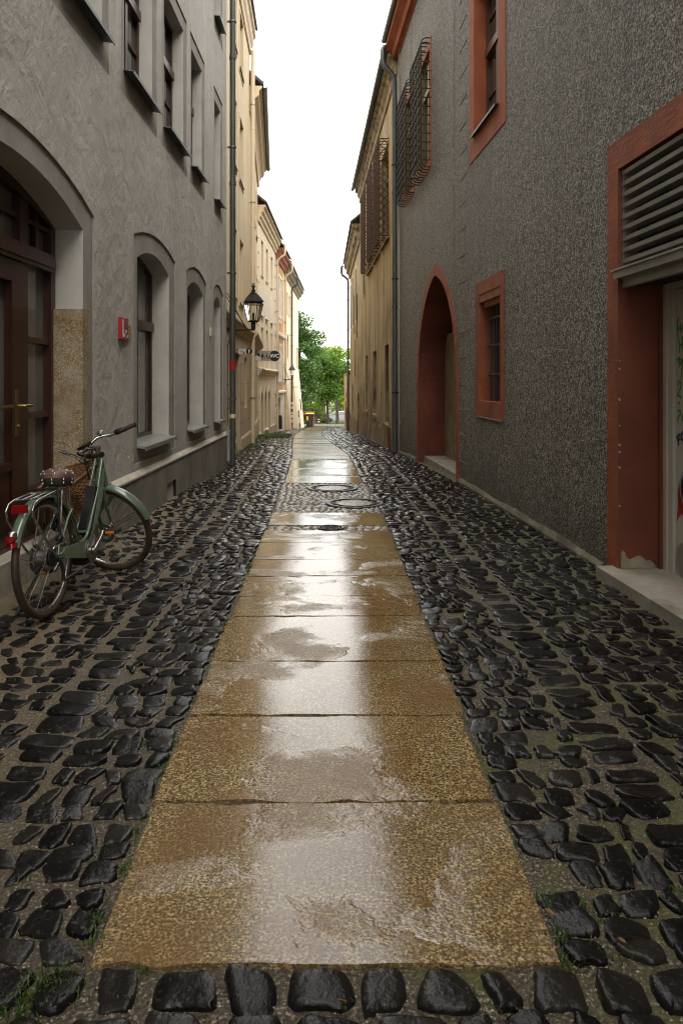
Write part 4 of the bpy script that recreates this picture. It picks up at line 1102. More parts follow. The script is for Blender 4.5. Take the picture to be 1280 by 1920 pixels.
mb = MB(); profile(mb, FM, [(0, 2.46), (.06, 2.46), (.08, 2.54), (.14, 2.58), (.22, 2.68), (.22, 2.73), (0, 2.8)], 20.02, 28.0); mb.build('string_course', 'cream_low', Mh)
mb = MB(); profile(mb, FM, [(0, 8.65), (.06, 8.65), (.07, 8.85), (.14, 9.0), (.24, 9.08), (.26, 9.22), (.33, 9.28), (.33, 9.34), (0, 9.34)], 20.02, 28.0); mb.build('cornice', 'cream_trim', Mh)
roof(FM, Mh, 20.02, 28, 9.36, .38, 'tile'); gutter(FM, Mh, 20.02, 28.05, 9.36, .40, 'zinc')

# ------------------------------------------------ pale house with three narrow arches
F3 = Fac(-3.14, 28.02, -3.12, 35.5, 1)
P3 = thing('pale_house', 'pale cream three storey house with three narrow arched openings at street level', 'house', (-3.1, 31, -1))
hs = []
c3 = [pxo(F3, 489, 492.3, 447, 510), pxo(F3, 498, 501.6, 462, 524), pxo(F3, 507.3, 510.3, 480, 537)]
Ys = [(o[0], max(o[1], o[0]+.75)) for o in c3]
for (a, b) in Ys:
    wn, o = simple_window(F3, P3, (a, b, 5.55, 6.92), trim='cream_pale', rev='cream_trim', sl='white_trim', band=.10); hs.append(o)
    wn, o = simple_window(F3, P3, (a, b, 1.95, 3.5), trim='cream_pale', rev='cream_trim', sl='white_trim', band=.10); hs.append(o)
    mb = MB(); oo = outline(a-.05, b+.05, 3.98, 5.0, 5.08); plate(mb, F3, oo, .02); reveal_mb(mb, F3, oo, 0, .02); bp = mb.build('blind_panel', 'white_trim', P3)
    sill(F3, bp, a-.08, b+.08, 3.98, 0, .09, 'white_trim')
ga = [(29.05, 29.75), (30.35, 31.15), (31.85, 32.6)]
for (a, b) in ga:
    o = outline(a, b, -1.6 if a != 30.35 else -.55, .62, 1.0, 'goth', 14); hs.append(o)
    wn = window(F3, P3, a, b, o[0][1], .62, 1.0, .3, 'wood_brown', 'glass', kind='goth', mull=False)
    surround(F3, P3, wn, outline(a-.12, b+.12, o[0][1]-.1, .66, 1.22, 'goth'), o, .02, 'cream_trim', .31, 'cream_low')
    if a == 30.35: sill(F3, wn, a-.06, b+.06, -.54, -.2, .12, 'white_trim', th=.04)
wall_part(F3, P3, 28.02, 35.5, -1.9, 7.5, hs, 'cream_pale')
mb = MB(); profile(mb, F3, [(0, -1.9), (.05, -1.9), (.05, -.62), (.02, -.58), (0, -.58)], 28.02, 29.0); profile(mb, F3, [(0, -1.9), (.05, -1.9), (.05, -.62), (.02, -.58), (0, -.58)], 29.8, 31.8); profile(mb, F3, [(0, -1.9), (.05, -1.9), (.05, -.62), (.02, -.58), (0, -.58)], 32.65, 35.4); mb.build('plinth', 'cream_low', P3)
mb = MB(); profile(mb, F3, [(0, 1.62), (.05, 1.62), (.07, 1.70), (.16, 1.78), (.18, 1.84), (0, 1.93)], 28.03, 35.4); mb.build('string_course', 'cream_trim', P3)
mb = MB()
for k in range(16):
    z = -.9+k*.55
    bar(mb, F3, 34.85-(.12 if k % 2 else 0), 35.35, z, z+.02, 0, .012); bar(mb, F3, 28.05, 28.35+(.12 if k % 2 else 0), z, z+.02, 0, .012)
mb.build('quoin_lines', 'cornice_dirty', P3)
mb = MB(); profile(mb, F3, [(0, 7.42), (.05, 7.42), (.07, 7.55), (.13, 7.6), (.14, 7.72), (.21, 7.78), (.22, 7.9), (.30, 7.95), (.30, 8.02), (0, 8.02)], 28.02, 35.5); mb.build('cornice', 'cream_trim', P3)
roof(F3, P3, 28.02, 35.5, 8.04, .36); pipe(F3, P3, 35.3, -1.1, 7.0, 'pipe_cream', .055, .1, goose=(.36, .34), brk='steel')

# ------------------------------------------------ ochre house with painted panels
F4 = Fac(-3.12, 35.52, -3.05, 39.6, 1)
O4 = thing('painted_house', 'narrow house with ochre and red painted panels between grey window frames', 'house', (-3.1, 37.5, -1))
hs = []
for z0, z1 in ((4.55, 6.55), (1.35, 3.15)):
    for a, b in ((36.55, 37.25), (37.75, 38.4)):
        wn, o = simple_window(F4, O4, (a, b, z0, z1), trim='white_trim', rev='white_trim', sl='white_trim', band=.13); hs.append(o)
do = outline(36.5, 37.9, -2, .55); hs.append(do)
wall_part(F4, O4, 35.52, 39.6, -2.2, 7.3, hs, 'white_trim')
mb = MB()
for z0, z1 in ((3.85, 7.2), (.55+.35, 3.55)):
    bar(mb, F4, 38.6, 39.35, z0, z1, 0, .01); bar(mb, F4, 36.0, 36.38, z0, z1, 0, .01); bar(mb, F4, 36.4, 38.58, z1-.45, z1, 0, .01); bar(mb, F4, 36.4, 38.58, z0, z0+.3, 0, .01)
mb.build('painted_panel', 'ochre', O4)
mb = MB()
for z0, z1 in ((3.85, 7.2), (.9, 3.55)):
    for a in (36.1, 36.7, 37.3, 37.9, 38.4): bar(mb, F4, a, a+.33, z1-.37, z1-.08, .01, .018); bar(mb, F4, a, a+.33, z0+.03, z0+.27+.2, .01, .018)
    for k in range(5): bar(mb, F4, 38.75, 39.05, z0+.5+k*.45, z0+.8+k*.45, .01, .018)
mb.build('fresco', 'fresco', O4)
mb = MB(); bar(mb, F4, 36.5, 37.9, -2, .55, -.3, -.26); dr = mb.build('door', 'wood_brown', O4); mb = MB(); reveal_mb(mb, F4, do, 0, -.3, False); mb.build('reveal', 'white_trim', dr)
mb = MB(); profile(mb, F4, [(0, 3.55), (.05, 3.55), (.12, 3.62), (.12, 3.78), (0, 3.82)], 35.55, 39.55); profile(mb, F4, [(0, .72), (.06, .72), (.14, .8), (.14, .88), (0, .92)], 35.55, 39.55); mb.build('string_course', 'white_trim', O4)
mb = MB(); profile(mb, F4, [(0, 7.15), (.08, 7.15), (.12, 7.3), (.22, 7.4), (.24, 7.52), (.34, 7.6), (.36, 7.74), (0, 7.74)], 35.52, 39.6); mb.build('cornice', 'brick_cornice', O4)
roof(F4, O4, 35.52, 39.6, 7.76, .42); pipe(F4, O4, 39.45, -1.3, 6.8, 'pipe_cream', .055, .1, goose=(.36, .30), brk='steel')
mb = MB(); bar(mb, F4, 36.25, 36.42, -.95, -.35, 0, .22); bar(mb, F4, 36.28, 36.39, -.35, -.28, .02, .2); mb.build('letter_box', 'lamp_black', O4)

# ------------------------------------------------ last house on the left with the leaning corner
F5 = Fac(-3.05, 39.62, -3.0, 52, 1)
H5 = thing('corner_house', 'pale cream corner house with a leaning foot, last on the left side', 'house', (-3, 46, -2))
hs = []
for o in (pxo(F5, 537, 539, 547, 586), pxo(F5, 541, 543, 553, 590), (49.6, 50.4, 1.4, 3.6), (50.8, 51.4, 1.4, 3.6)):
    a, b, z0, z1 = o; wn, q = simple_window(F5, H5, (a, max(b, a+.7), z0, z1), trim='cream_pale', rev='cream_trim', sl='white_trim', band=.09); hs.append(q)
o = pxo(F5, 537.2, 541, 624, 669); o = (o[0], o[0]+1.2, o[2], o[3]); wn, q = simple_window(F5, H5, o, trim='cream_pale', rev='cream_trim', sl='white_trim', arch=.4); hs.append(q)
wall_part(F5, H5, 39.62, 52, -2.6, 7.2, hs, 'cream_pale')
mb = MB(); mb.hexa([F5.p(46, -2.6, 0), F5.p(52.3, -2.6, 0), F5.p(52.3, -2.6, .46), F5.p(46, -2.6, .46), F5.p(46, 2.2, -.02), F5.p(52.1, 2.2, -.02), F5.p(52.1, 2.2, .012), F5.p(46, 2.2, .012)])
bt = mb.build('battered_foot', 'cream_pale', H5)
mb = MB(); bar(mb, F5, 46, 52.15, .95, 1.04, 0, .14); mb.build('ledge', 'cream_trim', bt)
mb = MB(); mb.hexa([F5.p(41.2, -2.6, 0), F5.p(42.2, -2.6, 0), F5.p(42.2, -2.6, .35), F5.p(41.2, -2.6, .35), F5.p(41.2, 1.2, 0), F5.p(42.2, 1.2, 0), F5.p(42.2, 1.2, .02), F5.p(41.2, 1.2, .02)]); mb.build('buttress', 'cream_trim', H5)
def batter(a, b): # on the sloping face of the foot
    d = .46*(2.2-b)/4.8+.022; return F5.p(a, b, d)
mb = MB()
for ln in (((47.2, -.9), (47.0, -.75), (47.3, -.55), (47.8, -.5), (48.1, -.75), (47.7, -1.0), (47.5, -1.25)), tuple((47.4+.5*math.cos(t), -1.5+.22*math.sin(t)) for t in np.linspace(0, 6.3, 12)), ((47.1, -1.45), (47.7, -1.55))):
    mb.tube([batter(*q) for q in ln], .028, 5)
mb.build('graffiti', 'graf_blue', bt)
mb = MB()
for z0 in (-.6,): mb.hexa([batter(50.2, z0), batter(50.8, z0), batter(50.8, z0+.02)+Vector((.02, 0, 0)), batter(50.2, z0)+Vector((.02, 0, 0)), batter(50.2, z0+.75), batter(50.8, z0+.75), batter(50.8, z0+.75)+Vector((.02, 0, 0)), batter(50.2, z0+.75)+Vector((.02, 0, 0))])
mb.build('slit_window', 'black_void', bt)
mb = MB(); profile(mb, F5, [(0, 7.02), (.06, 7.02), (.10, 7.15), (.22, 7.26), (.24, 7.36), (.36, 7.46), (.38, 7.6), (0, 7.6)], 39.62, 52.1); mb.build('cornice', 'brown_cornice', H5)
roof(F5, H5, 39.62, 52.2, 7.62, .44)
yq = F5.px(546.5, 700, .1)[0]
pipe(F5, H5, yq, -1.7, 6.7, 'zinc_dark', .06, .12, goose=(.34, .26), brk='zinc_dark')
mb = MB()
for z in (.0, -.25, -.55, -.8, -1.05): mb.lathe([(.075, 0), (.075, rnd.uniform(.08, .2))], F5.p(yq, z, .12), n=10)
mb.build('pipe_stickers', 'sign_white', H5)

# ------------------------------------------------ stained ochre house on the right
FC = Fac(1.245, 16.62, .72, 28.8, -1)
Ch = thing('stained_house', 'stained ochre plaster house with three rusty diamond window cages', 'house', (1, 22, 0))
hs = []
cgs = [pxo(FC, 716, 729.5, 255, 433), pxo(FC, 702, 713, 330, 462), pxo(FC, 690, 699, 370, 490)]
for o in cgs:
    a, b, _, _ = o; z0, z1 = 5.05, 7.35
    wn, q = simple_window(FC, Ch, (a+.05, b-.05, z0, z1), mat='wood_brown', glass='glass_pale', trim='yellow_worn', band=.12, rev='yellow_worn', sl=None, transom=6.7); hs.append(q)
    cage(FC, a, b, z0-.06, z1+.02, .24, 'iron_rust', wn, 6, 10, .010, diamond=True)
    sill(FC, wn, a-.05, b+.05, z0-.08, 0, .08, 'cornice_dirty', th=.05)
o = pxo(FC, 679.5, 682.5, 520, 538); a = o[0]; wn, q = simple_window(FC, Ch, (26.2, 27.0, 4.5, 6.2), trim='yellow_worn', rev='yellow_worn', sl=None); hs.append(q)
for o in (pxo(FC, 721.5, 728.5, 645, 795), pxo(FC, 699, 705.5, 657, 778), pxo(FC, 685, 689, 666, 770)):
    a, b, z0, z1 = o; hs.append(outline(a, b, z0, z1))
    mb = MB(); plate(mb, FC, outline(a, b, z0, z1), -.24); wn = mb.build('window', 'glass', Ch)
    mb = MB(); reveal_mb(mb, FC, outline(a, b, z0, z1), 0, -.25); mb.build('reveal', 'yellow_low', wn)
    mb = MB()
    for k in range(1, 3): bar(mb, FC, a, b, lerp(z0, z1, k/3)-.02, lerp(z0, z1, k/3)+.02, -.235, -.2)
    bar(mb, FC, (a+b)/2-.02, (a+b)/2+.02, z0, z1, -.235, -.2); mb.build('frame', 'iron', wn)
    sill(FC, wn, a-.04, b+.04, z0, -.2, .05, 'yellow_low', th=.06)
hs_hi = hs
wall_part(FC, Ch, 16.62, 28.8, .28, 8.5, hs, 'yellow_worn')
mb = MB()                                                  # flaking foot of the wall, uneven upper edge
ys_ = np.linspace(16.62, 28.8, 70)
for a, b in zip(ys_, ys_[1:]):
    za, zb = .28+.0*a, .28
    mb.quad(FC.p(a, -1.6, .0), FC.p(b, -1.6, .0), FC.p(b, .28, 0), FC.p(a, .28, 0))
mb.build('wall_foot', 'yellow_low', Ch)
mb = MB(); rr = random.Random(4)
y_ = 16.7
while y_ < 28.7:
    l = rr.uniform(.3, .9); top = rr.uniform(.05, .75) if rr.random() < .8 else 1.2
    k = 7; pts = [(y_, -1.5)]+[(y_+l, -1.5)]+[(y_+l*(1-i/k), top*(.75+rr.uniform(0, .4))) for i in range(k+1)]
    if not any(bb_[0]-.1 < y_+l and y_ < bb_[1]+.1 and bb_[2] < top+.2 for bb_ in (bbox(h_) for h_ in hs)):
        mb.prism(pts, lambda a, b, d: FC.p(a, b, d), -.002, .014)
    y_ += l*rr.uniform(.7, 1.2)
mb.build('flaking_render', 'yellow_low', Ch)
mb = MB()
for i in range(8): bar(mb, FC, 18.1, 18.62, -.38+i*.085, -.38+i*.085+.07, 0, .022)
mb.build('brick_patch', 'red_dark', Ch)
mb = MB(); bar(mb, FC, 17.2, 17.45, 5.1, 5.45, 0, .012); mb.build('meter_cover', 'yellow_worn', Ch)
mb = MB(); profile(mb, FC, [(0, 8.25), (.04, 8.25), (.05, 8.42), (.11, 8.5), (.12, 8.62), (.2, 8.66), (.2, 8.74), (0, 8.74)], 16.62, 28.8); mb.build('cornice', 'cornice_dirty', Ch)
roof(FC, Ch, 16.64, 28.9, 8.76, .27, 'tile'); gutter(FC, Ch, 16.75, 28.9, 8.79, .30, 'zinc_dark', .05)
y_ = FC.px(671, 760)[0]

# ------------------------------------------------ low stained house, then the garden wall
FD = Fac(.72, 28.82, .45, 39.4, -1)
Dh = thing('weathered_house', 'lower weathered ochre house with a blackened cornice and an arched doorway', 'house', (.6, 34, -1))
hs = []; da = outline(29.6, 31.0, -2.2, .55, .95, 'goth'); hs.append(da)
for (a, b) in ((31.6, 32.4), (34.6, 35.4), (37.2, 38.0)):
    wn, q = simple_window(FD, Dh, (a, b, 4.0, 6.2), trim='white_trim', rev='yellow_worn', sl=None, band=.12); hs.append(q)
for (a, b, c, e) in ((32.6, 33.3, 1.6, 3.2), (35.3, 36.0, -.6, 1.2)):
    wn, q = simple_window(FD, Dh, (a, b, c, e), trim='yellow_worn', rev='yellow_worn', sl=None, band=.1); hs.append(q)
wall_part(FD, Dh, 28.82, 39.4, -2.4, 7.3, hs, 'yellow_worn')
mb = MB(); plate(mb, FD, da, -.35); dr = mb.build('door', 'wood_brown', Dh); mb = MB(); reveal_mb(mb, FD, da, 0, -.36, False); mb.build('reveal', 'yellow_low', dr)
mb = MB(); profile(mb, FD, [(0, -2.4), (.02, -2.4), (.02, -.3), (0, -.25)], 31.1, 39.4); mb.build('plinth', 'yellow_low', Dh)
mb = MB(); profile(mb, FD, [(0, 6.75), (.06, 6.75), (.09, 6.95), (.2, 7.05), (.22, 7.25), (.32, 7.35), (.32, 7.48), (0, 7.48)], 28.84, 39.4); mb.build('cornice', 'cornice_dirty', Dh)
roof(FD, Dh, 28.9, 39.5, 7.5, .38); pipe(FD, Dh, 39.2, -1.7, 6.6, 'zinc', .06, .11, goose=(.34, .3))
mb = MB()
for ln in (((30.9, 5.0), (31.1, 4.2), (31.4, 3.7), (31.3, 3.2)), ((33.6, 5.2), (33.7, 4.1), (33.4, 3.5))): mb.tube([FD.p(a, b, .02) for a, b in ln], .02, 5)
mb.build('loose_cable', 'iron', Dh)
FE = Fac(.45, 39.42, .18, 50, -1)
E = thing('garden_wall', 'low ochre garden wall with red and blue graffiti at the end of the lane on the right', 'wall', (.3, 45, -2))
mb = MB(); bar(mb, FE, 39.42, 50, -2.8, 1.75, -.35, 0); mb.build('wall', 'yellow_worn', E)
mb = MB(); bar(mb, FE, 39.42, 50.05, 1.752, 1.84, -.40, .05); mb.build('coping', 'tile_red', E)
mb = MB()
for ln in (((41.5, -1.2), (41.8, .4), (42.3, -.9), (42.8, .5), (43.2, -1.1)), ((45, -1.4), (45.6, .1), (46.2, -1.0), (46.8, -.1)), ((43.6, .6), (44.4, .9), (45.0, .4))): mb.tube([FE.p(a, b, .004) for a, b in ln], .05, 5)
mb.build('graffiti', 'graf_red', E)
mb = MB(); mb.tube([FE.p(a, b, .004) for a, b in ((43.4, -1.5), (43.8, -.2), (44.3, -1.3), (44.9, -.4))], .05, 5); mb.build('graffiti', 'graf_blue', E)
# ------------------------------------------------------------------ signs and lanterns
def text_mb(s, size, bold=0.0):
    cu = bpy.data.curves.new('lettering', 'FONT'); cu.body = s; cu.size = size; cu.align_x = 'CENTER'; cu.align_y = 'CENTER'; cu.offset = bold; cu.extrude = .0; cu.resolution_u = 3
    o = bpy.data.objects.new('lettering', cu); COL.objects.link(o)
    dg = bpy.context.evaluated_depsgraph_get(); me = bpy.data.meshes.new_from_object(o.evaluated_get(dg))
    vs = [(v.co.x, v.co.y) for v in me.vertices]; fs = [tuple(p.vertices) for p in me.polygons]
    bpy.data.objects.remove(o); bpy.data.curves.remove(cu); bpy.data.meshes.remove(me)
    return vs, fs
def circ(cx, cz, r, n=28): return [(cx+r*math.cos(2*math.pi*k/n), cz+r*math.sin(2*math.pi*k/n)) for k in range(n)]
def man(cx, cz, h):
    u = h/10
    return [circ(cx, cz+4.1*u, .95*u, 14), [(cx-1.7*u, cz+2.8*u), (cx-1.8*u, cz-.6*u), (cx-1.1*u, cz-.6*u), (cx-.9*u, cz+1.2*u), (cx-.95*u, cz-5*u), (cx-.12*u, cz-5*u), (cx, cz-1*u), (cx+.12*u, cz-5*u), (cx+.95*u, cz-5*u), (cx+.9*u, cz+1.2*u), (cx+1.1*u, cz-.6*u), (cx+1.8*u, cz-.6*u), (cx+1.7*u, cz+2.8*u)]]
def woman(cx, cz, h):
    u = h/10
    return [circ(cx, cz+4.1*u, .95*u, 14), [(cx-1.1*u, cz+2.8*u), (cx-2.4*u, cz-1.6*u), (cx-.85*u, cz-1.6*u), (cx-.85*u, cz-5*u), (cx+.85*u, cz-5*u), (cx+.85*u, cz-1.6*u), (cx+2.4*u, cz-1.6*u), (cx+1.1*u, cz+2.8*u)]]
def wheelchair(mb, cx, cz, h, f, d0, d1):
    u = h/10
    for poly in (circ(cx-.4*u, cz+4.1*u, .9*u, 14), [(cx-1*u, cz+2.9*u), (cx-.9*u, cz-.9*u), (cx+2.3*u, cz-.9*u), (cx+3.3*u, cz-4.6*u), (cx+2.4*u, cz-4.8*u), (cx+1.5*u, cz-1.9*u), (cx-.1*u, cz-1.9*u), (cx+.4*u, cz+2.6*u)]):
        mb.prism(poly, f, d0, d1)
    a, b = circ(cx-.7*u, cz-2.2*u, 2.7*u, 24), circ(cx-.7*u, cz-2.2*u, 2.15*u, 24)
    for k in range(24):
        j = (k+1) % 24
        if not 2 <= k <= 6: mb.quad(f(*a[k], d1), f(*a[j], d1), f(*b[j], d1), f(*b[k], d1))
def hang_sign(label, Y, z, x0, x1, xc_, r, h, wallx, wc=True, kind='wc'):
    """a plate hung square to the wall, facing down the lane; x and z are world, depth runs towards the viewer"""
    root = thing('hanging_sign', label, 'sign', (x0, Y, z)); f = lambda a, b, d: Vector((a, Y-d, b))
    mb = MB(); mb.box(x0, xc_, Y-.012, Y+.012, z-h/2, z+h/2); pan = mb.build('panel', 'sign_grey' if kind == 'wc' else 'sign_white', root)
    mb = MB()
    for zz in (z-h/2, z+h/2-.006): mb.box(x0-.004, xc_, Y-.016, Y+.016, zz, zz+.007)
    mb.box(x0-.008, x0, Y-.016, Y+.016, z-h/2, z+h/2)
    mb.build('edge_frame', 'steel', pan)
    mb = MB(); mb.prism(circ(xc_, z, r*1.09, 36), f, -.018, .018); rim = mb.build('disc', 'sign_grey' if kind == 'wc' else 'steel', root)
    mb = MB(); mb.prism(circ(xc_, z, r, 36), f, .018, .021); mb.build('disc_face', 'sign_black', rim)
    mb = MB(); mb.tube([(wallx-.03, Y, z+h*.32), (x0, Y, z+h*.32)], .012, 6); mb.tube([(wallx-.03, Y, z-h*.32), (x0, Y, z-h*.32)], .012, 6); mb.build('bracket', 'iron', root)
    mbt = MB(); mbp = MB()
    if kind == 'wc':
        vs, fs = text_mb('WC', r*1.02, r*.035); mbt.add([f(a+xc_, b+z, .0225) for a, b in vs], fs)
        w_ = xc_-r-x0
        for p in man(x0+w_*.20, z, h*.66)+woman(x0+w_*.48, z, h*.66): mbp.prism(p, f, .012, .0135)
        wheelchair(mbp, x0+w_*.80, z, h*.66, f, .012, .0135)
    else:
        for p in man(xc_, z, r*1.5): mbt.prism(p, f, .021, .0225)
        w_ = xc_-r-x0
        if kind == 'herren':
            vs, fs = text_mb('HERREN', h*.21, .001); mbp.add([f(a+x0+w_*.5, b+z+h*.02, .0125) for a, b in vs], fs)
            m2 = MB(); m2.box(x0+w_*.60, x0+w_*.82, Y-.0135, Y-.012, z-h*.43, z-h*.14); m2.build('red_mark', 'sign_red', pan)
            for k in range(3): mbp.box(x0+w_*(.36+.07*k), x0+w_*(.40+.07*k), Y-.0135, Y-.012, z-h*.36, z-h*.22)
        else:
            for a, b, c in ((.22, .45, -.05), (.5, .8, -.15)): mbp.prism([(x0+w_*a, z+h*(c-.12)), (x0+w_*b, z+h*(c-.12)), (x0+w_*(b-.04), z+h*(c+.12)), (x0+w_*(a+.08), z+h*(c+.1))], f, .012, .0135)
    mbt.build('lettering' if kind == 'wc' else 'figure', 'sign_text', rim); mbp.build('print', 'sign_black', pan)
def X_at(px, Y): return (px-CX)*Y/FOC
def Z_at(py, Y): return CH-(py-CY)*Y/FOC
Y = 24.; hang_sign('large grey WC sign with black disc and man, woman and wheelchair figures', Y, Z_at(667.5, Y), X_at(480, Y), 0, X_at(514.8, Y), 9.6*Y/FOC, 19.5*Y/FOC, FM.p(Y, 0).x)
Y = 16.4; hang_sign('small white HERREN sign with red mark and a black disc with a white man', Y, Z_at(658.6, Y), X_at(446.5, Y), 0, X_at(467.3, Y), 5.6*Y/FOC, 11*Y/FOC, FL.p(Y, 0).x, kind='herren')
Y = 27.4; hang_sign('smallest and farthest hanging sign, white with a black disc, above the three narrow arches', Y, Z_at(694.5, Y), X_at(481.3, Y), 0, X_at(494, Y), 3.2*Y/FOC, 7*Y/FOC, FM.p(Y, 0).x, kind='far')
fl = FM.p(22.5, Z_at(672, 22.5))
root = thing('floodlight', 'small white floodlight on the wall just left of the large WC sign', 'lamp', fl)
mb = MB(); c = fl+Vector((.16, -.02, 0)); Mx = Matrix.Translation(c) @ Matrix.Rotation(.5, 4, 'Y'); mb.box(-.07, .07, -.06, .06, -.05, .05, Mx); mb.box(-.085, .085, -.075, -.06, -.065, .065, Mx); mb.build('housing', 'sign_white', root)
mb = MB(); mb.tube([fl, fl+Vector((.1, 0, .02)), c], .014, 6); mb.build('arm', 'steel', root)

def hexring(c, r, z, n=6, rot=0): return [Vector((c.x+r*math.cos(2*math.pi*k/n+rot), c.y+r*math.sin(2*math.pi*k/n+rot), z)) for k in range(n)]
def lantern():
    Y = 14.6; w0 = FL.p(Y, 0).x; lx = X_at(475, Y); c = Vector((lx, Y, 0)); za = Z_at(618, Y)
    root = thing('wall_lantern', 'black six sided wall lantern with clear glass on a curved bracket near the downpipe', 'lantern', (w0, Y, za))
    zb, zt, ze, zr = Z_at(602, Y), Z_at(570, Y), Z_at(567, Y), Z_at(549, Y)
    mb = MB()
    mb.tube([(w0, Y, za), (lx+.03, Y, za)], .018, 8); mb.tube([(w0, Y, za-.06), (w0, Y, za+.06)], .03, 8)
    mb.tube([(lx, Y, za-.02), (lx, Y, za+.04), (lx, Y, za+.10)], [.025, .045, .04], 10)
    br = [(w0+.02+.30*(1-math.cos(t)), Y, za-.36+.36*math.sin(t)) for t in np.linspace(0, math.pi/2, 12)]
    mb.tube(br, .010, 6)
    mb.tube([(lx-.14, Y+.01, za), (w0, Y+.01, za+.72)], .008, 6); mb.tube([(lx-.11, Y-.03, za), (w0, Y-.25, za+.66)], .008, 6)
    mb.build('bracket', 'lamp_black', root, 45)
    mb = MB(); rb, rt = .115, .19
    mb.tube([(lx, Y, za+.08), (lx, Y, zb)], [.04, .045], 8)
    for k in range(6):
        a, b = hexring(c, rb, zb)[k], hexring(c, rt, zt)[k]; mb.tube([a, b], .0075, 5)
    for r_, z_ in ((rb, zb), (rt, zt)):
        H = hexring(c, r_, z_); mb.tube(H, .011, 6, closed=True)
    mb.tube([(lx, Y, zb), (lx, Y, zb+.16)], .02, 8); mb.lathe([(0, zb+.005), (rb*.9, zb+.005), (rb*.9, zb-.02), (0, zb-.03)], (lx, Y, 0), n=6)
    mb.build('lamp_frame', 'lamp_black', root)
    mb = MB(); a, b = hexring(c, rb-.004, zb+.01), hexring(c, rt-.004, zt-.006)
    for k in range(6): mb.quad(a[k], a[(k+1) % 6], b[(k+1) % 6], b[k])
    mb.build('glass', 'clear', root)
    mb = MB(); prof = [(rt, ze), (rt+.025, ze), (rt+.028, ze+.015), (.10, ze+.155), (.075, ze+.165), (.078, ze+.18), (.05, ze+.195), (.035, ze+.25), (.022, ze+.26), (.018, ze+.28)]
    mb.lathe(prof, (lx, Y, 0), n=6); mb.lathe([(.018, ze+.28), (.034, ze+.305), (.036, ze+.325), (.016, ze+.365), (.004, ze+.39), (0, ze+.395)], (lx, Y, 0), n=10)
    mb.build('cap', 'lamp_black', root)
    mb = MB(); mb.tube([(w0+.012, Y, za-.36), (w0+.012, Y, za-1.2), (w0+.012, Y, za-2.15)], .009, 6)
    for z in (.5, .95, 1.4, 1.85): mb.box(w0-.01, w0+.02, Y-.06, Y+.06, za-z, za-z+.012)
    mb.build('supply_cable', 'lamp_black', root)
lantern()
def lantern_far():
    Y = 39.3; w0 = F4.p(Y, 0).x; lx = X_at(547.7, Y); za = Z_at(712, Y)
    root = thing('wall_lantern', 'far wall lantern with a wide conical shade, in front of the corner house', 'lantern', (w0, Y, za))
    mb = MB(); mb.tube([(w0, Y, za), (lx+.04, Y, za)], .022, 6); mb.tube([(w0, Y, za+.75), (lx-.16, Y, za)], .014, 5); mb.tube([(w0+.02+.25*(1-math.cos(t)), Y, za-.28+.28*math.sin(t)) for t in np.linspace(0, 1.57, 8)], .012, 5); mb.build('bracket', 'lamp_black', root)
    mb = MB(); mb.lathe([(.0, za), (.05, za+.02), (.05, za+.2), (.09, za+.2), (.09, za+.23)], (lx, Y, 0), n=12); mb.build('lamp_base', 'lamp_black', root, 45)
    mb = MB(); mb.lathe([(.08, za+.23), (.11, za+.52)], (lx, Y, 0), n=12); mb.build('glass', 'clear', root, True)
    mb = MB(); mb.lathe([(.185, za+.50), (.19, za+.52), (.07, za+.72), (.05, za+.80), (.02, za+.86), (.02, za+.92), (0, za+.96)], (lx, Y, 0), n=16); mb.build('shade', 'zinc', root, 45)
lantern_far()

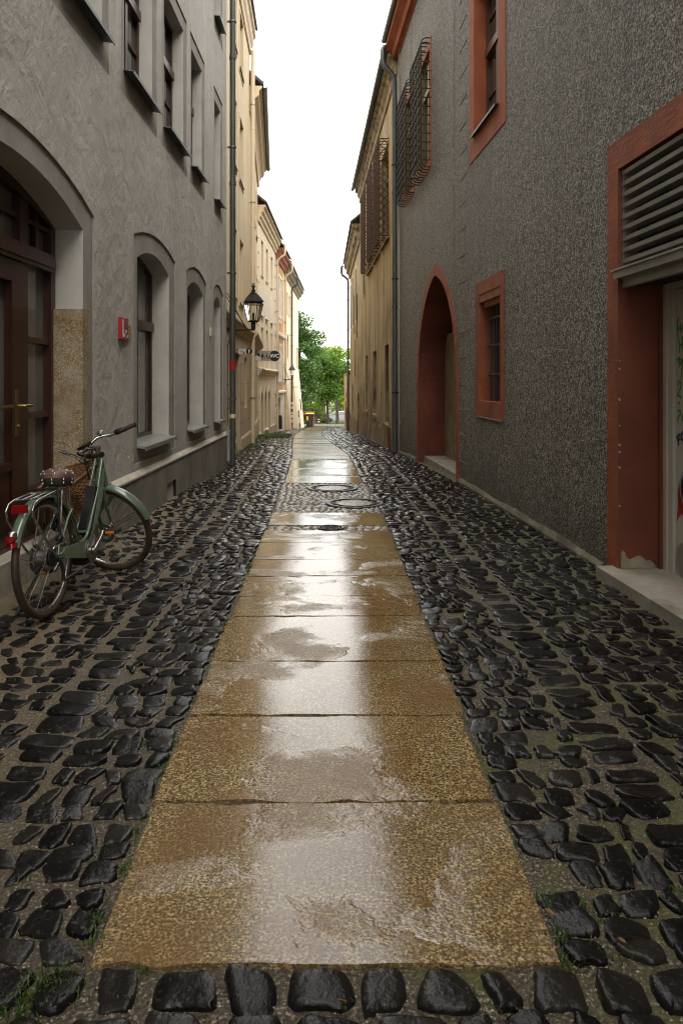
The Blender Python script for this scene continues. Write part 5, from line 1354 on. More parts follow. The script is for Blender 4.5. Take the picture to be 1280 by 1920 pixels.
# ------------------------------------------------------------------ the bicycle
def bicycle():
    RW, LB = .350, 1.115
    cx, cy = X_at(88, 4.42), 4.42; cz = G(cx, cy)+.018
    root = thing('bicycle', 'sage green step through electric bicycle with wicker basket, parked by the mahogany door', 'bicycle', (cx, cy, cz))
    hd = math.atan2(1.13, .10)
    s = Vector((-math.cos(R(68.5)), 0, math.sin(R(68.5)))); fw = Vector((math.sin(R(68.5)), 0, math.cos(R(68.5))))
    A0 = Vector((LB, 0, RW))-fw*.055
    ST = Matrix.Translation(A0) @ Matrix.Rotation(R(82), 4, s) @ Matrix.Translation(-A0)
    # let both tyres touch: find how high the turned front tyre stands
    low = min((ST @ Vector((LB+RW*math.cos(t), 0, RW+RW*math.sin(t)))).z for t in np.linspace(0, 6.283, 120))
    gz = G(cx+.12, cy+1.1)+.022-cz
    pitch = math.atan2(low-gz, LB)
    M = Matrix.Translation((cx, cy, cz)) @ Matrix.Rotation(hd, 4, 'Z') @ Matrix.Rotation(R(-3.2), 4, 'X') @ Matrix.Rotation(pitch, 4, 'Y')
    F = M @ ST
    ax = lambda t: A0+s*t
    def sub(p): return lambda name, mb, mat, sm_=45, xf=M: mb.build(name, mat, p, sm_, xf)
    part = sub(root)
    def wheel(cxw, xf, front):
        c = Vector((cxw, 0, RW))
        mb = MB(); N = 56
        mb.tube([c+Vector((math.cos(t), 0, math.sin(t)))*(RW-.021) for t in (2*math.pi*k/N for k in range(N))], .0215, 10, closed=True)
        wh = part('wheel', mb, 'rubber', 60, xf); sp = sub(wh)
        mb = MB(); mb.lathe([(RW-.041, -.012), (RW-.036, -.014), (RW-.048, -.011), (RW-.054, 0), (RW-.048, .011), (RW-.036, .014), (RW-.041, .012)], c, (0, 1, 0), N); sp('rim', mb, 'silver', 60, xf)
        mb = MB(); rh = .045 if not front else .022
        mb.lathe([(.0, -.062), (.012, -.062), (.012, -.045), (rh+.01, -.04), (rh+.01, -.034), (rh, -.03), (rh*.9, 0), (rh, .03), (rh+.01, .034), (rh+.01, .04), (.012, .045), (.012, .062), (0, .062)], c, (0, 1, 0), 20); sp('hub', mb, 'steel', 40, xf)
        mb = MB(); n = 32
        for k in range(n):
            a = 2*math.pi*k/n; sd = .034 if k % 2 else -.034; off = .55 if (k//2) % 2 else -.55
            p0 = c+Vector((math.cos(a+off), 0, math.sin(a+off)))*(rh+.006)+Vector((0, sd, 0)); p1 = c+Vector((math.cos(a), 0, math.sin(a)))*(RW-.052)
            mb.tube([p0, p1], .0012, 4, caps=False)
        sp('spokes', mb, 'silver', None, xf)
        mb = MB(); yd = .05 
        mb.lathe([(.052, yd), (.075, yd), (.08, yd+.001), (.08, yd+.003), (.075, yd+.003), (.052, yd+.003)], c, (0, 1, 0), 28)
        for k in range(6):
            a = k*math.pi/3; mb.tube([c+Vector((.025*math.cos(a), yd, .025*math.sin(a))), c+Vector((.056*math.cos(a+.35), yd+.0015, .056*math.sin(a+.35)))], .004, 5)
        sp('brake_disc', mb, 'steel', 40, xf)
        return wh, sp
    wr, spr = wheel(0, M, False); wf, spf = wheel(LB, F, True)
    mb = MB(); mb.lathe([(.055, -.05), (.055, -.058), (.03, -.066), (.02, -.075), (0, -.075)], Vector((0, 0, RW)), (0, 1, 0), 20); mb.tube([(.0, -.07, RW), (.03, -.085, RW-.03), (.06, -.085, RW-.10), (.05, -.085, RW-.15)], .013, 6); part('gear_hub', mb, 'black_plastic')
    # frame
    mb = MB(); BB = Vector((.475, 0, .295))
    mb.tube([ax(.36), ax(.60)], .024, 12); mb.tube([ax(.355), ax(.38)], .029, 12); mb.tube([ax(.585), ax(.605)], .028, 12)
    dt = [ax(.50)+Vector((-.01, 0, 0)), ax(.46)+Vector((-.045, 0, -.02)), Vector((.80, 0, .60)), Vector((.68, 0, .44)), Vector((.56, 0, .315)), BB+Vector((.03, 0, -.01))]
    mb.tube(dt, [.030, .032, .034, .034, .033, .032], 12)
    mb.tube([BB, Vector((.405, 0, .45)), Vector((.345, 0, .60)), Vector((.338, 0, .625))], .017, 10)
    for sd in (-1, 1):
        mb.tube([ax(.575)+Vector((-.015, sd*.022, 0)), Vector((.72, sd*.030, .655)), Vector((.60, sd*.036, .50)), Vector((.53, sd*.042, .42)), Vector((.48, sd*.046, .385)), Vector((.40, sd*.05, .365)), Vector((.2, sd*.058, .355)), Vector((.0, sd*.066, .352))], .0105, 8)
        mb.tube([BB+Vector((-.01, sd*.03, 0)), Vector((.25, sd*.056, .315)), Vector((.0, sd*.066, .345))], .011, 8)
        mb.tube([Vector((.345, sd*.02, .585)), Vector((.22, sd*.05, .545)), Vector((.12, sd*.062, .45)), Vector((0, sd*.068, .352))], .0085, 8)
    for x, z, w_ in ((.77, .72, .028), (.645, .56, .034), (.52, .41, .044)): mb.tube([(x, -w_, z), (x, w_, z)], .008, 6)
    mb.tube([BB+Vector((0, -.045, 0)), BB+Vector((0, .045, 0))], .03, 12)
    part('frame', mb, 'bike_green')
    mb = MB(); d = Vector((.185, 0, .31)).normalized(); nrm = Vector((-d.z, 0, d.x)); b0 = Vector((.575, 0, .375))
    def bat(u, v, y): return b0+d*u+nrm*v+Vector((0, y, 0))
    for (u0, u1, v0, v1, yy) in ((0, .345, 0, .062, .034), (.012, .333, .062, .070, .026), (.05, .30, -.012, 0, .03)):
        mb.hexa([bat(u0, v0, -yy), bat(u1, v0, -yy), bat(u1, v0, yy), bat(u0, v0, yy), bat(u0+.008, v1, -yy), bat(u1-.012, v1, -yy), bat(u1-.012, v1, yy), bat(u0+.008, v1, yy)])
    bt = part('battery', mb, 'black_plastic')
    mb = MB(); mb.lathe([(0, -.055), (.06, -.055), (.078, -.04), (.08, .04), (.06, .05), (0, .05)], BB+Vector((.02, 0, -.02)), (0, 1, 0), 18); mb.box(.43, .56, -.03, .03, .225, .27); part('motor', mb, 'black_plastic')
    mb = MB()
    pts = [(.10, .325), (.42, .255), (.5, .27), (.525, .31), (.49, .355), (.42, .372), (.12, .385), (.09, .36)]
    mb.prism(pts, lambda a, b, dd: Vector((a, -dd, b)), .064, .080); part('chain_guard', mb, 'bike_green')
    mb = MB(); mb.lathe([(.03, -.083), (.07, -.083), (.078, -.085), (.078, -.089), (.055, -.089), (.03, -.089)], BB, (0, 1, 0), 26); part('chainring', mb, 'steel')
    P1, P2 = Vector((.607, -.108, .392)), Vector((.343, .108, .198))
    for P, sd in ((P1, -1), (P2, 1)):
        mb = MB(); mb.tube([BB+Vector((0, sd*.088, 0)), BB+Vector((0, sd*.104, 0))], .02, 10); mb.tube([BB+Vector((0, sd*.098, 0)), (BB+P)/2+Vector((0, sd*.052, 0)), P], [.014, .011, .012], 8); ck = part('crank', mb, 'silver')
        mb = MB(); mb.box(P.x-.045, P.x+.045, P.y+(sd*.02 if sd > 0 else -.11), P.y+(.11 if sd > 0 else -.02), P.z-.012, P.z+.012); pd = sub(ck)('pedal', mb, 'black_plastic', 0)
        mb = MB(); mb.box(P.x-.047, P.x-.0445, P.y+(.035 if sd > 0 else -.095), P.y+(.095 if sd > 0 else -.035), P.z-.008, P.z+.008); sub(ck)('pedal_reflector', mb, 'amber', 0)
    # mudguards
    def guard(c, a0, a1, rr, wd, xf, name='mudguard'):
        mb = MB(); N = 34; prof = [(-wd, -.016), (-wd*.85, -.005), (-wd*.4, .004), (0, .006), (wd*.4, .004), (wd*.85, -.005), (wd, -.016)]
        vs = []; k = len(prof)
        for i in range(N+1):
            t = lerp(a0, a1, i/N)
            for th in (0, -.0025):
                for y, h in prof: vs.append(c+Vector((math.cos(t), 0, math.sin(t)))*(rr+h+th)+Vector((0, y, 0)))
        fs = []
        for i in range(N):
            o, q = i*2*k, (i+1)*2*k
            for j in range(k-1): fs += [(o+j, o+j+1, q+j+1, q+j), (o+k+j, o+k+j+1, q+k+j+1, q+k+j)]
            fs += [(o, o+k, q+k, q), (o+k-1, o+2*k-1, q+2*k-1, q+k-1)]
        fs += [tuple(list(range(k))+list(range(2*k-1, k-1, -1))), tuple(N*2*k+i for i in list(range(k))+list(range(2*k-1, k-1, -1)))]
        mb.add(vs, fs); return part(name, mb, 'bike_green', 50, xf)
    gr = guard(Vector((0, 0, RW)), R(12), R(160), .372, .034, M); gf = guard(Vector((LB, 0, RW)), R(62), R(184), .372, .034, F)
    mb = MB()
    for sd in (-1, 1):
        mb.tube([(LB, sd*.055, RW), Vector((LB, 0, RW))+Vector((math.cos(R(172))*.365, sd*.033, math.sin(R(172))*.365))], .0022, 5)
    sub(gf)('mudguard_stay', mb, 'steel', None, F)
    e = Vector((math.cos(R(154)), 0, math.sin(R(154))))*.385+Vector((0, 0, RW))
    mb = MB(); mb.lathe([(0, 0), (.022, 0), (.026, .012), (.022, .03), (0, .034)], e, (math.cos(R(165)), 0, math.sin(R(165))), 14); mb.lathe([(.026, 0), (.03, -.03), (.012, -.035)], e+Vector((0, 0, -.01)), (0, 0, 1), 12); sub(gr)('rear_light', mb, 'red_lens')
    mb = MB(); mb.lathe([(.027, .006), (.028, .03), (.018, .042), (0, .044)], e+Vector((0, 0, .006)), (0, 0, 1), 12); sub(gr)('light_cap', mb, 'silver')
    # carrier
    mb = MB()
    for sd in (-1, 1):
        mb.tube([(.24, sd*.06, .752), (.05, sd*.07, .738), (-.18, sd*.075, .715), (-.235, sd*.076, .70), (-.262, sd*.077, .665), (-.25, sd*.078, .62), (-.12, sd*.080, .47), (.0, sd*.078, .355)], .0075, 8)
        mb.tube([(.13, sd*.066, .742), (.07, sd*.075, .52), (.02, sd*.078, .365)], .006, 6)
        mb.tube([(.24, sd*.06, .752), (.27, sd*.05, .70), (.33, sd*.02, .62)], .006, 6)
    for x, z in ((.18, .748), (.0, .734), (-.16, .718)): mb.tube([(x, -.068, z), (x, .068, z)], .005, 6)
    for y in (-.025, .025): mb.tube([(.2, y, .749), (-.18, y, .716)], .005, 6)
    mb.tube([(.045, -.077, .44), (-.06, -.079, .40)], .005, 6)
    rk = part('carrier', mb, 'silver'); sr = sub(rk)
    mb = MB(); mb.box(-.262, -.247, -.046, .046, .652, .697); sr('reflector', mb, 'red_lens', 0)
    mb = MB(); mb.tube([(.05, -.074, .75), (.05, .074, .75)], .008, 6); mb.tube([(.05, -.078, .745), (.03, -.09, .6), (.02, -.092, .47)], .007, 6); mb.lathe([(0, -.02), (.022, -.012), (.026, .0), (.018, .02), (0, .024)], (.02, -.092, .455), (0, 1, 0), 12); sr('strap', mb, 'black_plastic')
    # saddle
    mb = MB(); mb.tube([(.34, 0, .60), (.277, 0, .76)], .0135, 10); mb.tube([(.348, 0, .585), (.337, 0, .622)], .022, 12); mb.box(.335, .375, -.012, .012, .60, .618); part('seat_post', mb, 'silver')
    def srow(z, k, n=26):
        out_ = []
        for i in range(n):
            t = 2*math.pi*i/n; x = .135*math.cos(t)*k; wy = (.108-.045*(math.cos(t)*.5+.5)**1.2)*k; out_.append(Vector((.235+x, wy*math.sin(t), z+.012*math.cos(t)*-1)))
        return out_
    def loft(rows):
        mb = MB(); n = len(rows[0]); mb.add([p for r_ in rows for p in r_], [(i*n+j, i*n+(j+1) % n, (i+1)*n+(j+1) % n, (i+1)*n+j) for i in range(len(rows)-1) for j in range(n)]+[tuple(range(n)), tuple((len(rows)-1)*n+j for j in range(n))]); return mb
    sd_ = part('saddle', loft([srow(.796, 1.02), srow(.816, 1.0), srow(.834, .92), srow(.846, .74), srow(.852, .45), srow(.854, .15)]), 'saddle_cloth', 60); ss = sub(sd_)
    rows = [srow(.745, .78), srow(.756, .92), srow(.776, 1.0), srow(.798, 1.025)]
    for q in rows[:3]:
        for i, p in enumerate(q): p.y *= 1+.025*math.sin(i*5); p.x += .003*math.sin(i*7)
    ss('saddle_skirt', loft(rows), 'saddle_skirt', 60)
    mb = MB(); r2 = random.Random(3)
    for lev, z, k in ((0, .768, 1.0), (1, .790, 1.03), (2, .826, .975), (3, .841, .86), (4, .849, .62)):
        row = srow(z, k, 40)
        for i in range(r2.randint(0, 3), 40, 4 if lev < 3 else 6):
            p = row[i]; c0 = Vector((.235, 0, .76)); nn = (p-c0).normalized(); a = nn.orthogonal().normalized(); u_ = Vector((0, 0, 1)); u_ = (u_-nn*u_.dot(nn)).normalized(); v_ = nn.cross(u_)
            mb.hexa([p+v_*x_*.0020+u_*y_*.006+nn*w_ for w_ in (-.004, .0012) for x_, y_ in ((-1, -1), (1, -1), (1, 1), (-1, 1))])
    ss('white_dashes', mb, 'white_cloth', None)
    mb = MB()
    for y_, e_ in ((-.01, -.045), (.012, .03)): mb.hexa([Vector((.11, y_-.005, .755)), Vector((.11, y_+.008, .755)), Vector((.105, y_+.008, .755)), Vector((.105, y_-.005, .755)), Vector((.10, e_-.008, .655)), Vector((.10, e_+.008, .655)), Vector((.098, e_+.008, .655)), Vector((.098, e_-.008, .655))])
    ss('ribbon', mb, 'ribbon', None)
    # fork and bars, all turned with the steering
    mb = MB(); crown = ax(.345)
    mb.tube([crown+Vector((0, -.045, 0)), crown+Vector((0, .045, 0))], .022, 10)
    for sd in (-1, 1): mb.tube([crown+Vector((0, sd*.045, .01)), crown+Vector((.012, sd*.055, -.08)), Vector((LB-.045, sd*.06, .50)), Vector((LB-.005, sd*.06, .355))], [.019, .018, .014, .010], 10)
    part('fork', mb, 'bike_green', 50, F)
    mb = MB(); mb.tube([ax(.60), ax(.66)], .016, 10); mb.tube([ax(.645), ax(.672)], .022, 10); C = ax(.66)+Vector((.075, 0, .03)); mb.tube([ax(.658), C], [.018, .017], 10); mb.tube([C+Vector((0, -.025, 0)), C+Vector((0, .025, 0))], .021, 12); part('stem', mb, 'silver', 50, F)
    mb = MB(); half = [Vector((0, .0, 0)), Vector((0, .05, .002)), Vector((.0, .09, .006)), Vector((-.015, .125, .012)), Vector((-.045, .155, .004)), Vector((-.09, .18, -.012)), Vector((-.13, .195, -.018))]
    mb.tube([C+Vector((h.x, -h.y, h.z)) for h in reversed(half)]+[C+h for h in half[1:]], .0115, 10); hb = part('handlebar', mb, 'silver', 50, F); sh = sub(hb)
    for sd in (-1, 1):
        g0 = C+Vector((-.125, sd*.193, -.018)); g1 = C+Vector((-.27, sd*.245, -.03)); mid = lerp(g0, g1, .42)
        mb = MB(); mb.tube([g0, lerp(g0, g1, .1), lerp(g0, g1, .36), mid], [.017, .021, .020, .017], 12); sh('shifter', mb, 'black_plastic', 50, F)
        mb = MB(); mb.tube([mid, lerp(g0, g1, .7), g1], [.0155, .0165, .0165], 12); sh('grip', mb, 'rubber_brown', 50, F)
        mb = MB(); mb.tube([g1, g1+(g1-g0).normalized()*.012], .0175, 12); sh('grip_end', mb, 'black_plastic', 50, F)
        mb = MB(); mb.tube([C+Vector((-.085, sd*.180, -.012)), C+Vector((-.055, sd*.20, -.027)), C+Vector((-.10, sd*.245, -.04)), C+Vector((-.17, sd*.265, -.05))], [.010, .007, .006, .006], 8); sh('brake_lever', mb, 'silver', 50, F)
    mb = MB(); b = C+Vector((-.045, -.155, .028)); mb.lathe([(.0, .028), (.014, .024), (.024, .010), (.026, -.004), (.022, -.008), (0, -.008)], b, (.3, .2, 1), 16); sh('bell', mb, 'bike_green', 50, F)
    mb = MB(); mb.box(C.x-.03, C.x+.05, -.035, .035, C.z+.01, C.z+.03); sh('display', mb, 'black_plastic', 0, F)
    mb = MB()
    mb.tube([C+Vector((-.08, -.18, -.02)), C+Vector((.02, -.20, .06)), C+Vector((.05, -.10, .02)), C+Vector((.03, -.03, -.06)), ax(.45)+Vector((.03, -.02, 0)), ax(.3)+Vector((.04, -.05, 0)), Vector((LB-.03, -.065, .45))], .0025, 5)
    mb.tube([C+Vector((-.08, .18, -.02)), C+Vector((.06, .20, .12)), C+Vector((.10, .10, .07)), C+Vector((.06, .03, -.06)), ax(.42)+Vector((.03, .03, 0))], .0025, 5)
    mb.tube([C+Vector((-.06, .165, -.01)), C+Vector((.11, .14, .08)), C+Vector((.09, .05, -.02)), ax(.5)+Vector((.04, .03, 0))], .0025, 5)
    part('cables', mb, 'black_plastic', 50, F)
    # basket
    bx, bz = ax(.44).x+.265, .585
    def bk(u, v, h):                 # rounded rectangle loops, wider at the top
        k = lerp(.80, 1.0, h); return Vector((bx+u*.19*k, v*.205*k, bz+h*.245+.018*u))
    loop = []
    for t in np.linspace(0, 2*math.pi, 64, endpoint=False):
        c_, s_ = math.cos(t), math.sin(t); q = (abs(c_)**5+abs(s_)**5)**(-.2); loop.append((c_*q, s_*q))
    mb = MB()
    for i in range(19):
        h = i/18
        mb.tube([bk(u*(1+.028*(1 if (j+i) % 2 else -1)), v*(1+.02*(1 if (j+i) % 2 else -1)), h) for j, (u, v) in enumerate(loop)], .0048, 5, closed=True)
    for v in np.linspace(-.9, .9, 17): mb.tube([bk(-.95, v, .0), bk(0, v, -.01), bk(.95, v, 0)], .005, 5)
    bs = part('basket', mb, 'wicker', 60, F); sb = sub(bs)
    mb = MB()
    for j in range(0, 64, 2):
        u, v = loop[j]; mb.tube([bk(u, v, 0), bk(u, v, 1.02)], .0038, 5)
    sb('stakes', mb, 'wicker', 60, F)
    mb = MB(); mb.tube([bk(u*1.03, v*1.02, 1.03) for u, v in loop], .011, 8, closed=True); mb.tube([bk(u*1.02, v*1.02, .0) for u, v in loop], .009, 8, closed=True); sb('rim', mb, 'wicker', 60, F)
    mb = MB(); mb.tube([C+Vector((.0, .05, 0)), bk(-1, .27, .7)], .006, 6); mb.tube([C+Vector((.0, -.05, 0)), bk(-1, -.27, .7)], .006, 6); sb('basket_bracket', mb, 'iron', 50, F)
    mb = MB(); mb.tube([(.10, .055, .29), (.03, .12, .15), (-.03, .175, .022)], [.011, .010, .010], 8); mb.box(-.06, .005, .16, .19, .012, .03); mb.tube([(.2, .05, .31), (.08, .06, .28)], .012, 6); part('kickstand', mb, 'black_plastic')
    mb = MB(); mb.tube([(.05, -.088, RW-.15), (.2, -.09, RW-.14), (.46, -.088, .22)], .006, 5); part('chain', mb, 'iron')
    mb = MB(); mb.tube([(.34, 0, .60), (.36, -.03, .50), (.40, -.03, .40)], .004, 5); mb.lathe([(.0, -.02), (.045, -.014), (.05, 0), (.045, .014), (0, .02)], (.30, .062, .50), (0, 1, 0), 14); part('frame_lock', mb, 'black_plastic')
bicycle()

# ------------------------------------------------------------------ far end of the lane
def bin_():
    Y = 53.2; x = X_at(581, Y); z = hp(Y)+.03
    root = thing('wheelie_bin', 'dark grey wheelie bin with yellow lid and yellow sticker at the end of the lane', 'bin', (x, Y, z))
    mb = MB(); a, b = .21, .265
    mb.hexa([(x-a, Y-.22, z+.04), (x+a, Y-.22, z+.04), (x+a, Y+.24, z+.04), (x-a, Y+.24, z+.04), (x-b, Y-.31, z+.90), (x+b, Y-.31, z+.90), (x+b, Y+.31, z+.90), (x-b, Y+.31, z+.90)])
    mb.box(x-b-.03, x+b+.03, Y-.34, Y+.34, z+.88, z+.93); mb.box(x-.1, x+.1, Y-.30, Y-.24, z+.04, z+.82)
    mb.box(x-.17, x+.17, Y-.24, Y-.2, z, z+.05)
    mb.build('body', 'bin_dark', root)
    mb = MB(); mb.hexa([(x-b-.03, Y-.36, z+.935), (x+b+.03, Y-.36, z+.935), (x+b+.03, Y+.36, z+.935), (x-b-.03, Y+.36, z+.935), (x-b+.02, Y-.30, z+1.03), (x+b-.02, Y-.30, z+1.03), (x+b-.02, Y+.3, z+1.0), (x-b+.02, Y+.3, z+1.0)]); lid = mb.build('lid', 'bin_yellow', root)
    mb = MB(); mb.tube([(x-.22, Y+.38, z+.96), (x+.22, Y+.38, z+.96)], .018, 8); mb.build('handle', 'bin_dark', lid)
    mb = MB(); mb.hexa([(x-.24, Y-.31, z+.48), (x-.11, Y-.31, z+.48), (x-.11, Y-.27, z+.48), (x-.24, Y-.27, z+.48), (x-.24, Y-.33, z+.76), (x-.11, Y-.33, z+.76), (x-.11, Y-.29, z+.76), (x-.24, Y-.29, z+.76)]); mb.build('sticker', 'bin_yellow', root)
    for sx in (-1, 1): mb = MB(); mb.lathe([(0, -.025), (.09, -.025), (.1, 0), (.09, .025), (0, .025)], (x+sx*.245, Y+.22, z+.1), (1, 0, 0), 16); mb.build('wheel', 'black_plastic', root, 45)
bin_()
def planter():
    Y = 60.; x = X_at(579, Y); z = hp(Y)
    root = thing('planter', 'red brown timber planter on posts behind the wheelie bin', 'planter', (x, Y, z))
    mb = MB(); mb.box(x-.5, x+.45, Y-.2, Y+.2, z+.92, z+1.16); mb.box(x-.53, x+.48, Y-.23, Y+.23, z+1.16, z+1.2); mb.build('box', 'planter', root)
    for dx in (-.45, .4): mb = MB(); mb.box(x+dx-.05, x+dx+.05, Y-.05, Y+.05, z-.1, z+.92); mb.build('post', 'planter', root)
planter()
def rails():
    Y = 62.; x0, x1 = X_at(588, Y), X_at(612, Y); z = hp(Y)
    root = thing('railing', 'dark low two rail fence between the bin and the tree trunk', 'fence', (x0, Y, z))
    for k in range(3): mb = MB(); x = lerp(x0, x1, k/2); mb.box(x-.05, x+.05, Y-.05, Y+.05, z-.1, z+1.0); mb.build('post', 'bark', root)
    for h in (.45, .9): mb = MB(); mb.box(x0, x1, Y-.09, Y-.05, z+h-.05, z+h+.05); mb.build('rail', 'bark', root)
rails()
def foliage(rg, clumps, n, size, fill=.35):
    """n leaves scattered over and through ball-like clumps (centre, radii)"""
    C = np.array([c for c, _ in clumps]); Rr = np.array([r for _, r in clumps])
    vol = Rr.prod(axis=1)**(2/3); idx = rg.choice(len(clumps), n, p=vol/vol.sum())
    d = rg.normal(size=(n, 3)); d /= np.linalg.norm(d, axis=1)[:, None]
    rad = np.where(rg.random(n) < fill, rg.random(n)**.5, .82+.3*rg.random(n))
    P = C[idx]+d*rad[:, None]*Rr[idx]
    nrm = d*.6+rg.normal(size=(n, 3))*.55+np.array([0, 0, .5]); nrm /= np.linalg.norm(nrm, axis=1)[:, None]
    a = np.cross(nrm, rg.normal(size=(n, 3))); a /= np.linalg.norm(a, axis=1)[:, None]; b = np.cross(nrm, a)
    s = (size*(.55+.8*rg.random(n)))[:, None]
    V = np.stack([P-a*s*.5, P+b*s*.32, P+a*s*.5-nrm*s*.12, P-b*s*.32], axis=1).reshape(-1, 3)
    return V, n
def tree(name, label, x, y, zc, rx, rz, trunk, n, size, mat, seed, nc=34, group=None, tall=None, parent_cat='tree'):
    rg = np.random.default_rng(seed); zb = hp(y)
    root = thing(name, label, parent_cat, (x, y, zb), group)
    cl = []
    for i in range(nc):
        d = rg.normal(size=3); d /= np.linalg.norm(d); q = rg.random()**.45
        c = np.array([x, y, zc])+d*q*np.array([rx, rx, rz])*.80; r = rx*rg.uniform(.17, .34)
        cl.append((c, np.array([r, r, r*rg.uniform(.6, .9)])))
    V, k = foliage(rg, cl, n, size)
    me = bpy.data.meshes.new('crown'); me.from_pydata([tuple(v-np.array([x, y, zb])) for v in V], [], [(4*i, 4*i+1, 4*i+2, 4*i+3) for i in range(k)])
    me.materials.append(MT[mat]); o = bpy.data.objects.new('crown', me); COL.objects.link(o); o.parent = root
    if trunk:
        mb = MB(); top = zc+rz*.35
        mb.tube([(x, y, zb-.2), (x+.03, y, zb+.6), (x-.05, y, lerp(zb, top, .45)), (x+.05, y, lerp(zb, top, .75)), (x, y, top)], [trunk*1.25, trunk, trunk*.85, trunk*.55, trunk*.2], 9)
        for i in range(9):
            c = cl[i*nc//9][0]; t = rg.uniform(.35, .7); b = Vector((x, y, lerp(zb, top, t))); m = b.lerp(Vector(c), .5)+Vector((0, 0, .15)); mb.tube([b, m, Vector(c)], [trunk*.45, trunk*.28, trunk*.1], 6)
        mb.build('trunk', 'bark', root, 60)
tree('street_tree', 'round yellow green street tree with dark slim trunk in the middle of the lane end', X_at(614, 64), 64, 1.75, 2.15, 2.75, .12, 9000, .20, 'leaf_mid', 3, 44)
tree('tall_tree', 'tall deep green tree rising beside the leaning corner house', X_at(560, 60), 60.5, 3.3, 2.75, 4.9, .2, 13000, .20, 'leaf_dark', 5, 46)
tree('lime_tree', 'yellow green tree behind the street tree, its top against the sky', X_at(632, 74), 72, 2.5, 2.3, 3.2, .16, 8000, .22, 'leaf_lime', 9, 40)
tree('back_tree', 'mid green tree farther back between the tall tree and the street tree', X_at(592, 84), 84, 2.6, 3.4, 3.2, .2, 9000, .26, 'leaf_mid', 12, 40)
tree('bush', 'bright green bush under the street tree, left of its trunk', X_at(594, 66), 67, hp(67)+1.5, 1.25, 1.0, .05, 2600, .15, 'leaf_lime', 14, 18, parent_cat='bush')
tree('bush', 'bright green bush to the right of the street tree trunk, above the parked car', X_at(648, 70), 78, hp(78)+2.3, 1.9, 1.5, .05, 4200, .16, 'leaf_lime', 16, 18, parent_cat='bush')
tree('bush', 'dark low bush in front of the parked car', X_at(609, 80), 82, hp(82)+.5, .75, .5, .05, 2200, .16, 'leaf_dark', 18, 16, parent_cat='bush')
tree('bush', 'mid green bush behind the low fence, between the bin and the street tree', X_at(580, 74), 75, hp(75)+2.0, 1.5, 1.5, .05, 3600, .17, 'leaf_mid', 20, 18, parent_cat='bush')
tree('bush', 'dark green bush behind the planter at the foot of the tall tree', X_at(570, 61), 62.5, hp(62)+.8, 1.3, 1.0, .05, 3600, .15, 'leaf_dark', 22, 18, parent_cat='bush')
rg = np.random.default_rng(21)
cl = []
for i in range(70):
    xx = rg.uniform(-26, 22); r = rg.uniform(2, 3.6); cl.append((np.array([xx, 118+rg.uniform(-3, 6), rg.uniform(-5, 3.4)+1.2*math.sin(xx*.4)]), np.array([r, r, r*.8])))
V, k = foliage(rg, cl, 16000, .5)
me = bpy.data.meshes.new('woodland'); me.from_pydata([tuple(v) for v in V], [], [(4*i, 4*i+1, 4*i+2, 4*i+3) for i in range(k)]); me.materials.append(MT['leaf_mid'])
o = bpy.data.objects.new('woodland', me); COL.objects.link(o); tag(o, 'far mixed wood closing the view behind the trees', 'wood', kind='stuff')
# pale house glimpsed through the leaves
hx, hy, hz = X_at(582, 98), 98, hp(98)
root = thing('garden_house', 'pale house glimpsed through the foliage behind the trees', 'house', (hx, hy, hz))
mb = MB(); mb.box(hx-3, hx+2.2, hy, hy+6, hz-.3, hz+3.0); mb.build('wall', 'white_trim', root)
for k in range(4): mb = MB(); xx = hx-2.4+1.25*k; mb.box(xx, xx+.7, hy-.04, hy+.02, hz+1.0, hz+2.4); f_ = mb.build('window', 'sign_white', root); mb = MB(); mb.box(xx+.06, xx+.64, hy-.05, hy-.041, hz+1.06, hz+2.34); mb.build('pane', 'glass', f_)
mb = MB(); mb.add([(hx-3.3, hy-.3, hz+3.0), (hx+2.5, hy-.3, hz+3.0), (hx+2.5, hy+3, hz+4.4), (hx-3.3, hy+3, hz+4.4), (hx+2.5, hy+6.3, hz+3.0), (hx-3.3, hy+6.3, hz+3.0)], [(0, 1, 2, 3), (3, 2, 4, 5), (0, 3, 5), (1, 4, 2)]); mb.build('roof', 'tile', root)
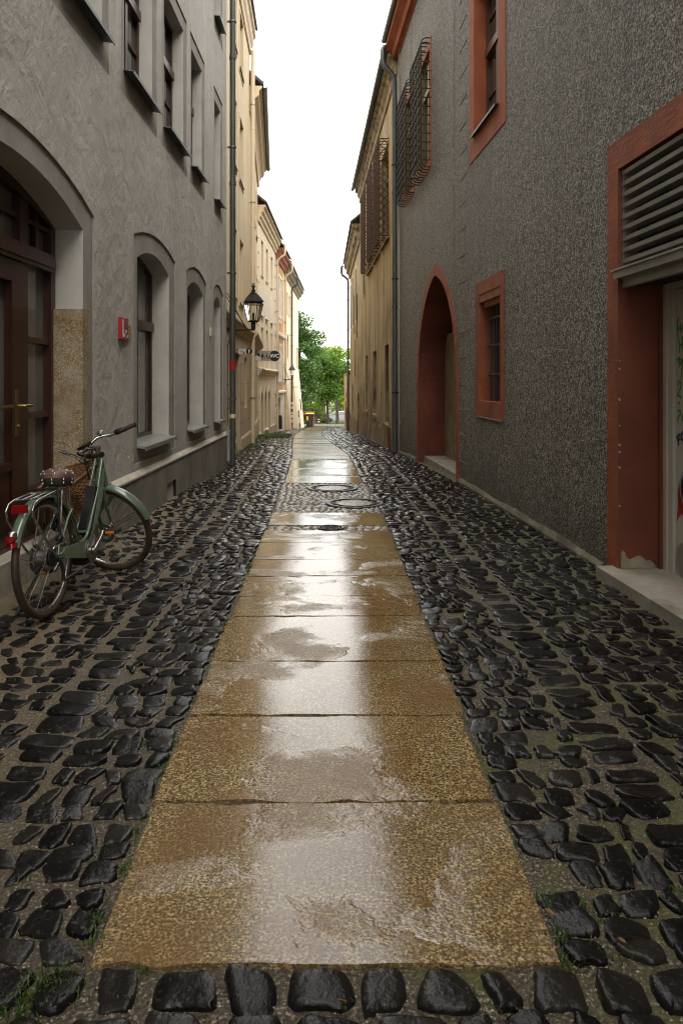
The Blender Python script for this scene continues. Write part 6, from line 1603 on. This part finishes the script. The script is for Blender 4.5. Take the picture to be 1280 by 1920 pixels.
# parked car
def car():
    Y = 96.; x = X_at(631, Y); z = hp(Y)-.02
    root = thing('parked_car', 'silver grey hatchback parked behind the grass at the end of the lane', 'car', (x, Y, z))
    def loftx(rows, cap=True):
        mb = MB(); n = len(rows[0]); mb.add([p for r_ in rows for p in r_], [(i*n+j, i*n+(j+1) % n, (i+1)*n+(j+1) % n, (i+1)*n+j) for i in range(len(rows)-1) for j in range(n)]+([tuple(range(n)), tuple((len(rows)-1)*n+j for j in range(n))] if cap else [])); return mb
    def sec(dx, zl, zh, w_): return [(x+dx, Y+a*w_, z+b) for a, b in ((-.86, zl), (-1, zl+.12), (-1.02, (zl+zh)/2), (-.98, zh-.06), (-.86, zh), (.86, zh), (.98, zh-.06), (1.02, (zl+zh)/2), (1, zl+.12), (.86, zl))]
    mb = loftx([sec(-2.05, .38, .66, .68), sec(-1.9, .26, .76, .82), sec(-1.2, .22, .92, .87), sec(-.7, .22, .98, .88), sec(.6, .22, 1.0, .88), sec(1.5, .22, 1.02, .86), sec(1.95, .28, 1.02, .82), sec(2.05, .42, .9, .72)]); bd = mb.build('body', 'car_paint', root, 35)
    def cab(dx, zl, zh, w_): return [(x+dx, Y+a*w_, z+b) for a, b in ((-.84, zl), (-.78, (zl+zh)/2), (-.68, zh), (.68, zh), (.78, (zl+zh)/2), (.84, zl))]
    mb = loftx([cab(-.95, .95, .99, .9), cab(-.25, .98, 1.42, .9), cab(1.3, 1.0, 1.42, .88), cab(1.9, 1.0, 1.04, .85)]); mb.build('window', 'glass_pale', root)
    mb = loftx([[(x+dx, Y+a*.62, z+h) for a, h in ((-1, h0), (-.8, h0+.05), (.8, h0+.05), (1, h0))] for dx, h0 in ((-.3, 1.40), (.2, 1.45), (.9, 1.45), (1.4, 1.39))]); mb.build('roof', 'car_paint', root, 40)
    mb = MB()
    for a, b in (((-.95, .97), (-.28, 1.44)), ((.35, 1.0), (.35, 1.46)), ((1.1, 1.0), (1.25, 1.45)), ((1.9, 1.03), (1.34, 1.43))):
        for sd in (-1, 1): mb.tube([(x+a[0], Y+sd*.77, z+a[1]), (x+b[0], Y+sd*.62, z+b[1])], .04, 6)
    mb.build('pillar', 'car_paint', root)
    for dx in (-1.3, 1.28):
        for sd in (-1, 1):
            mb = MB(); mb.lathe([(.17, -.1), (.30, -.1), (.32, -.06), (.32, .06), (.30, .1), (.17, .1)], (x+dx, Y+sd*.80, z+.32), (0, 1, 0), 22); wh = mb.build('wheel', 'black_plastic', root, 45)
            mb = MB(); mb.lathe([(0, .05), (.06, .07), (.17, .095), (.19, .08), (.19, -.08), (.17, -.095), (.06, -.07), (0, -.05)], (x+dx, Y+sd*.81, z+.32), (0, 1, 0), 18); mb.build('rim', 'silver', wh, 45)
    for sd in (-1, 1):
        mb = MB(); mb.box(x-2.0, x-1.75, Y+sd*.66-.13, Y+sd*.66+.13, z+.66, z+.78); mb.build('headlight', 'silver', root)
        mb = MB(); mb.box(x+1.93, x+2.06, Y+sd*.68-.1, Y+sd*.68+.1, z+.72, z+.98); mb.build('tail_light', 'red_lens', root)
    mb = MB(); mb.box(x-.72, x-.55, Y-.98, Y-.86, z+1.0, z+1.12); mb.build('mirror', 'car_paint', root)
car()
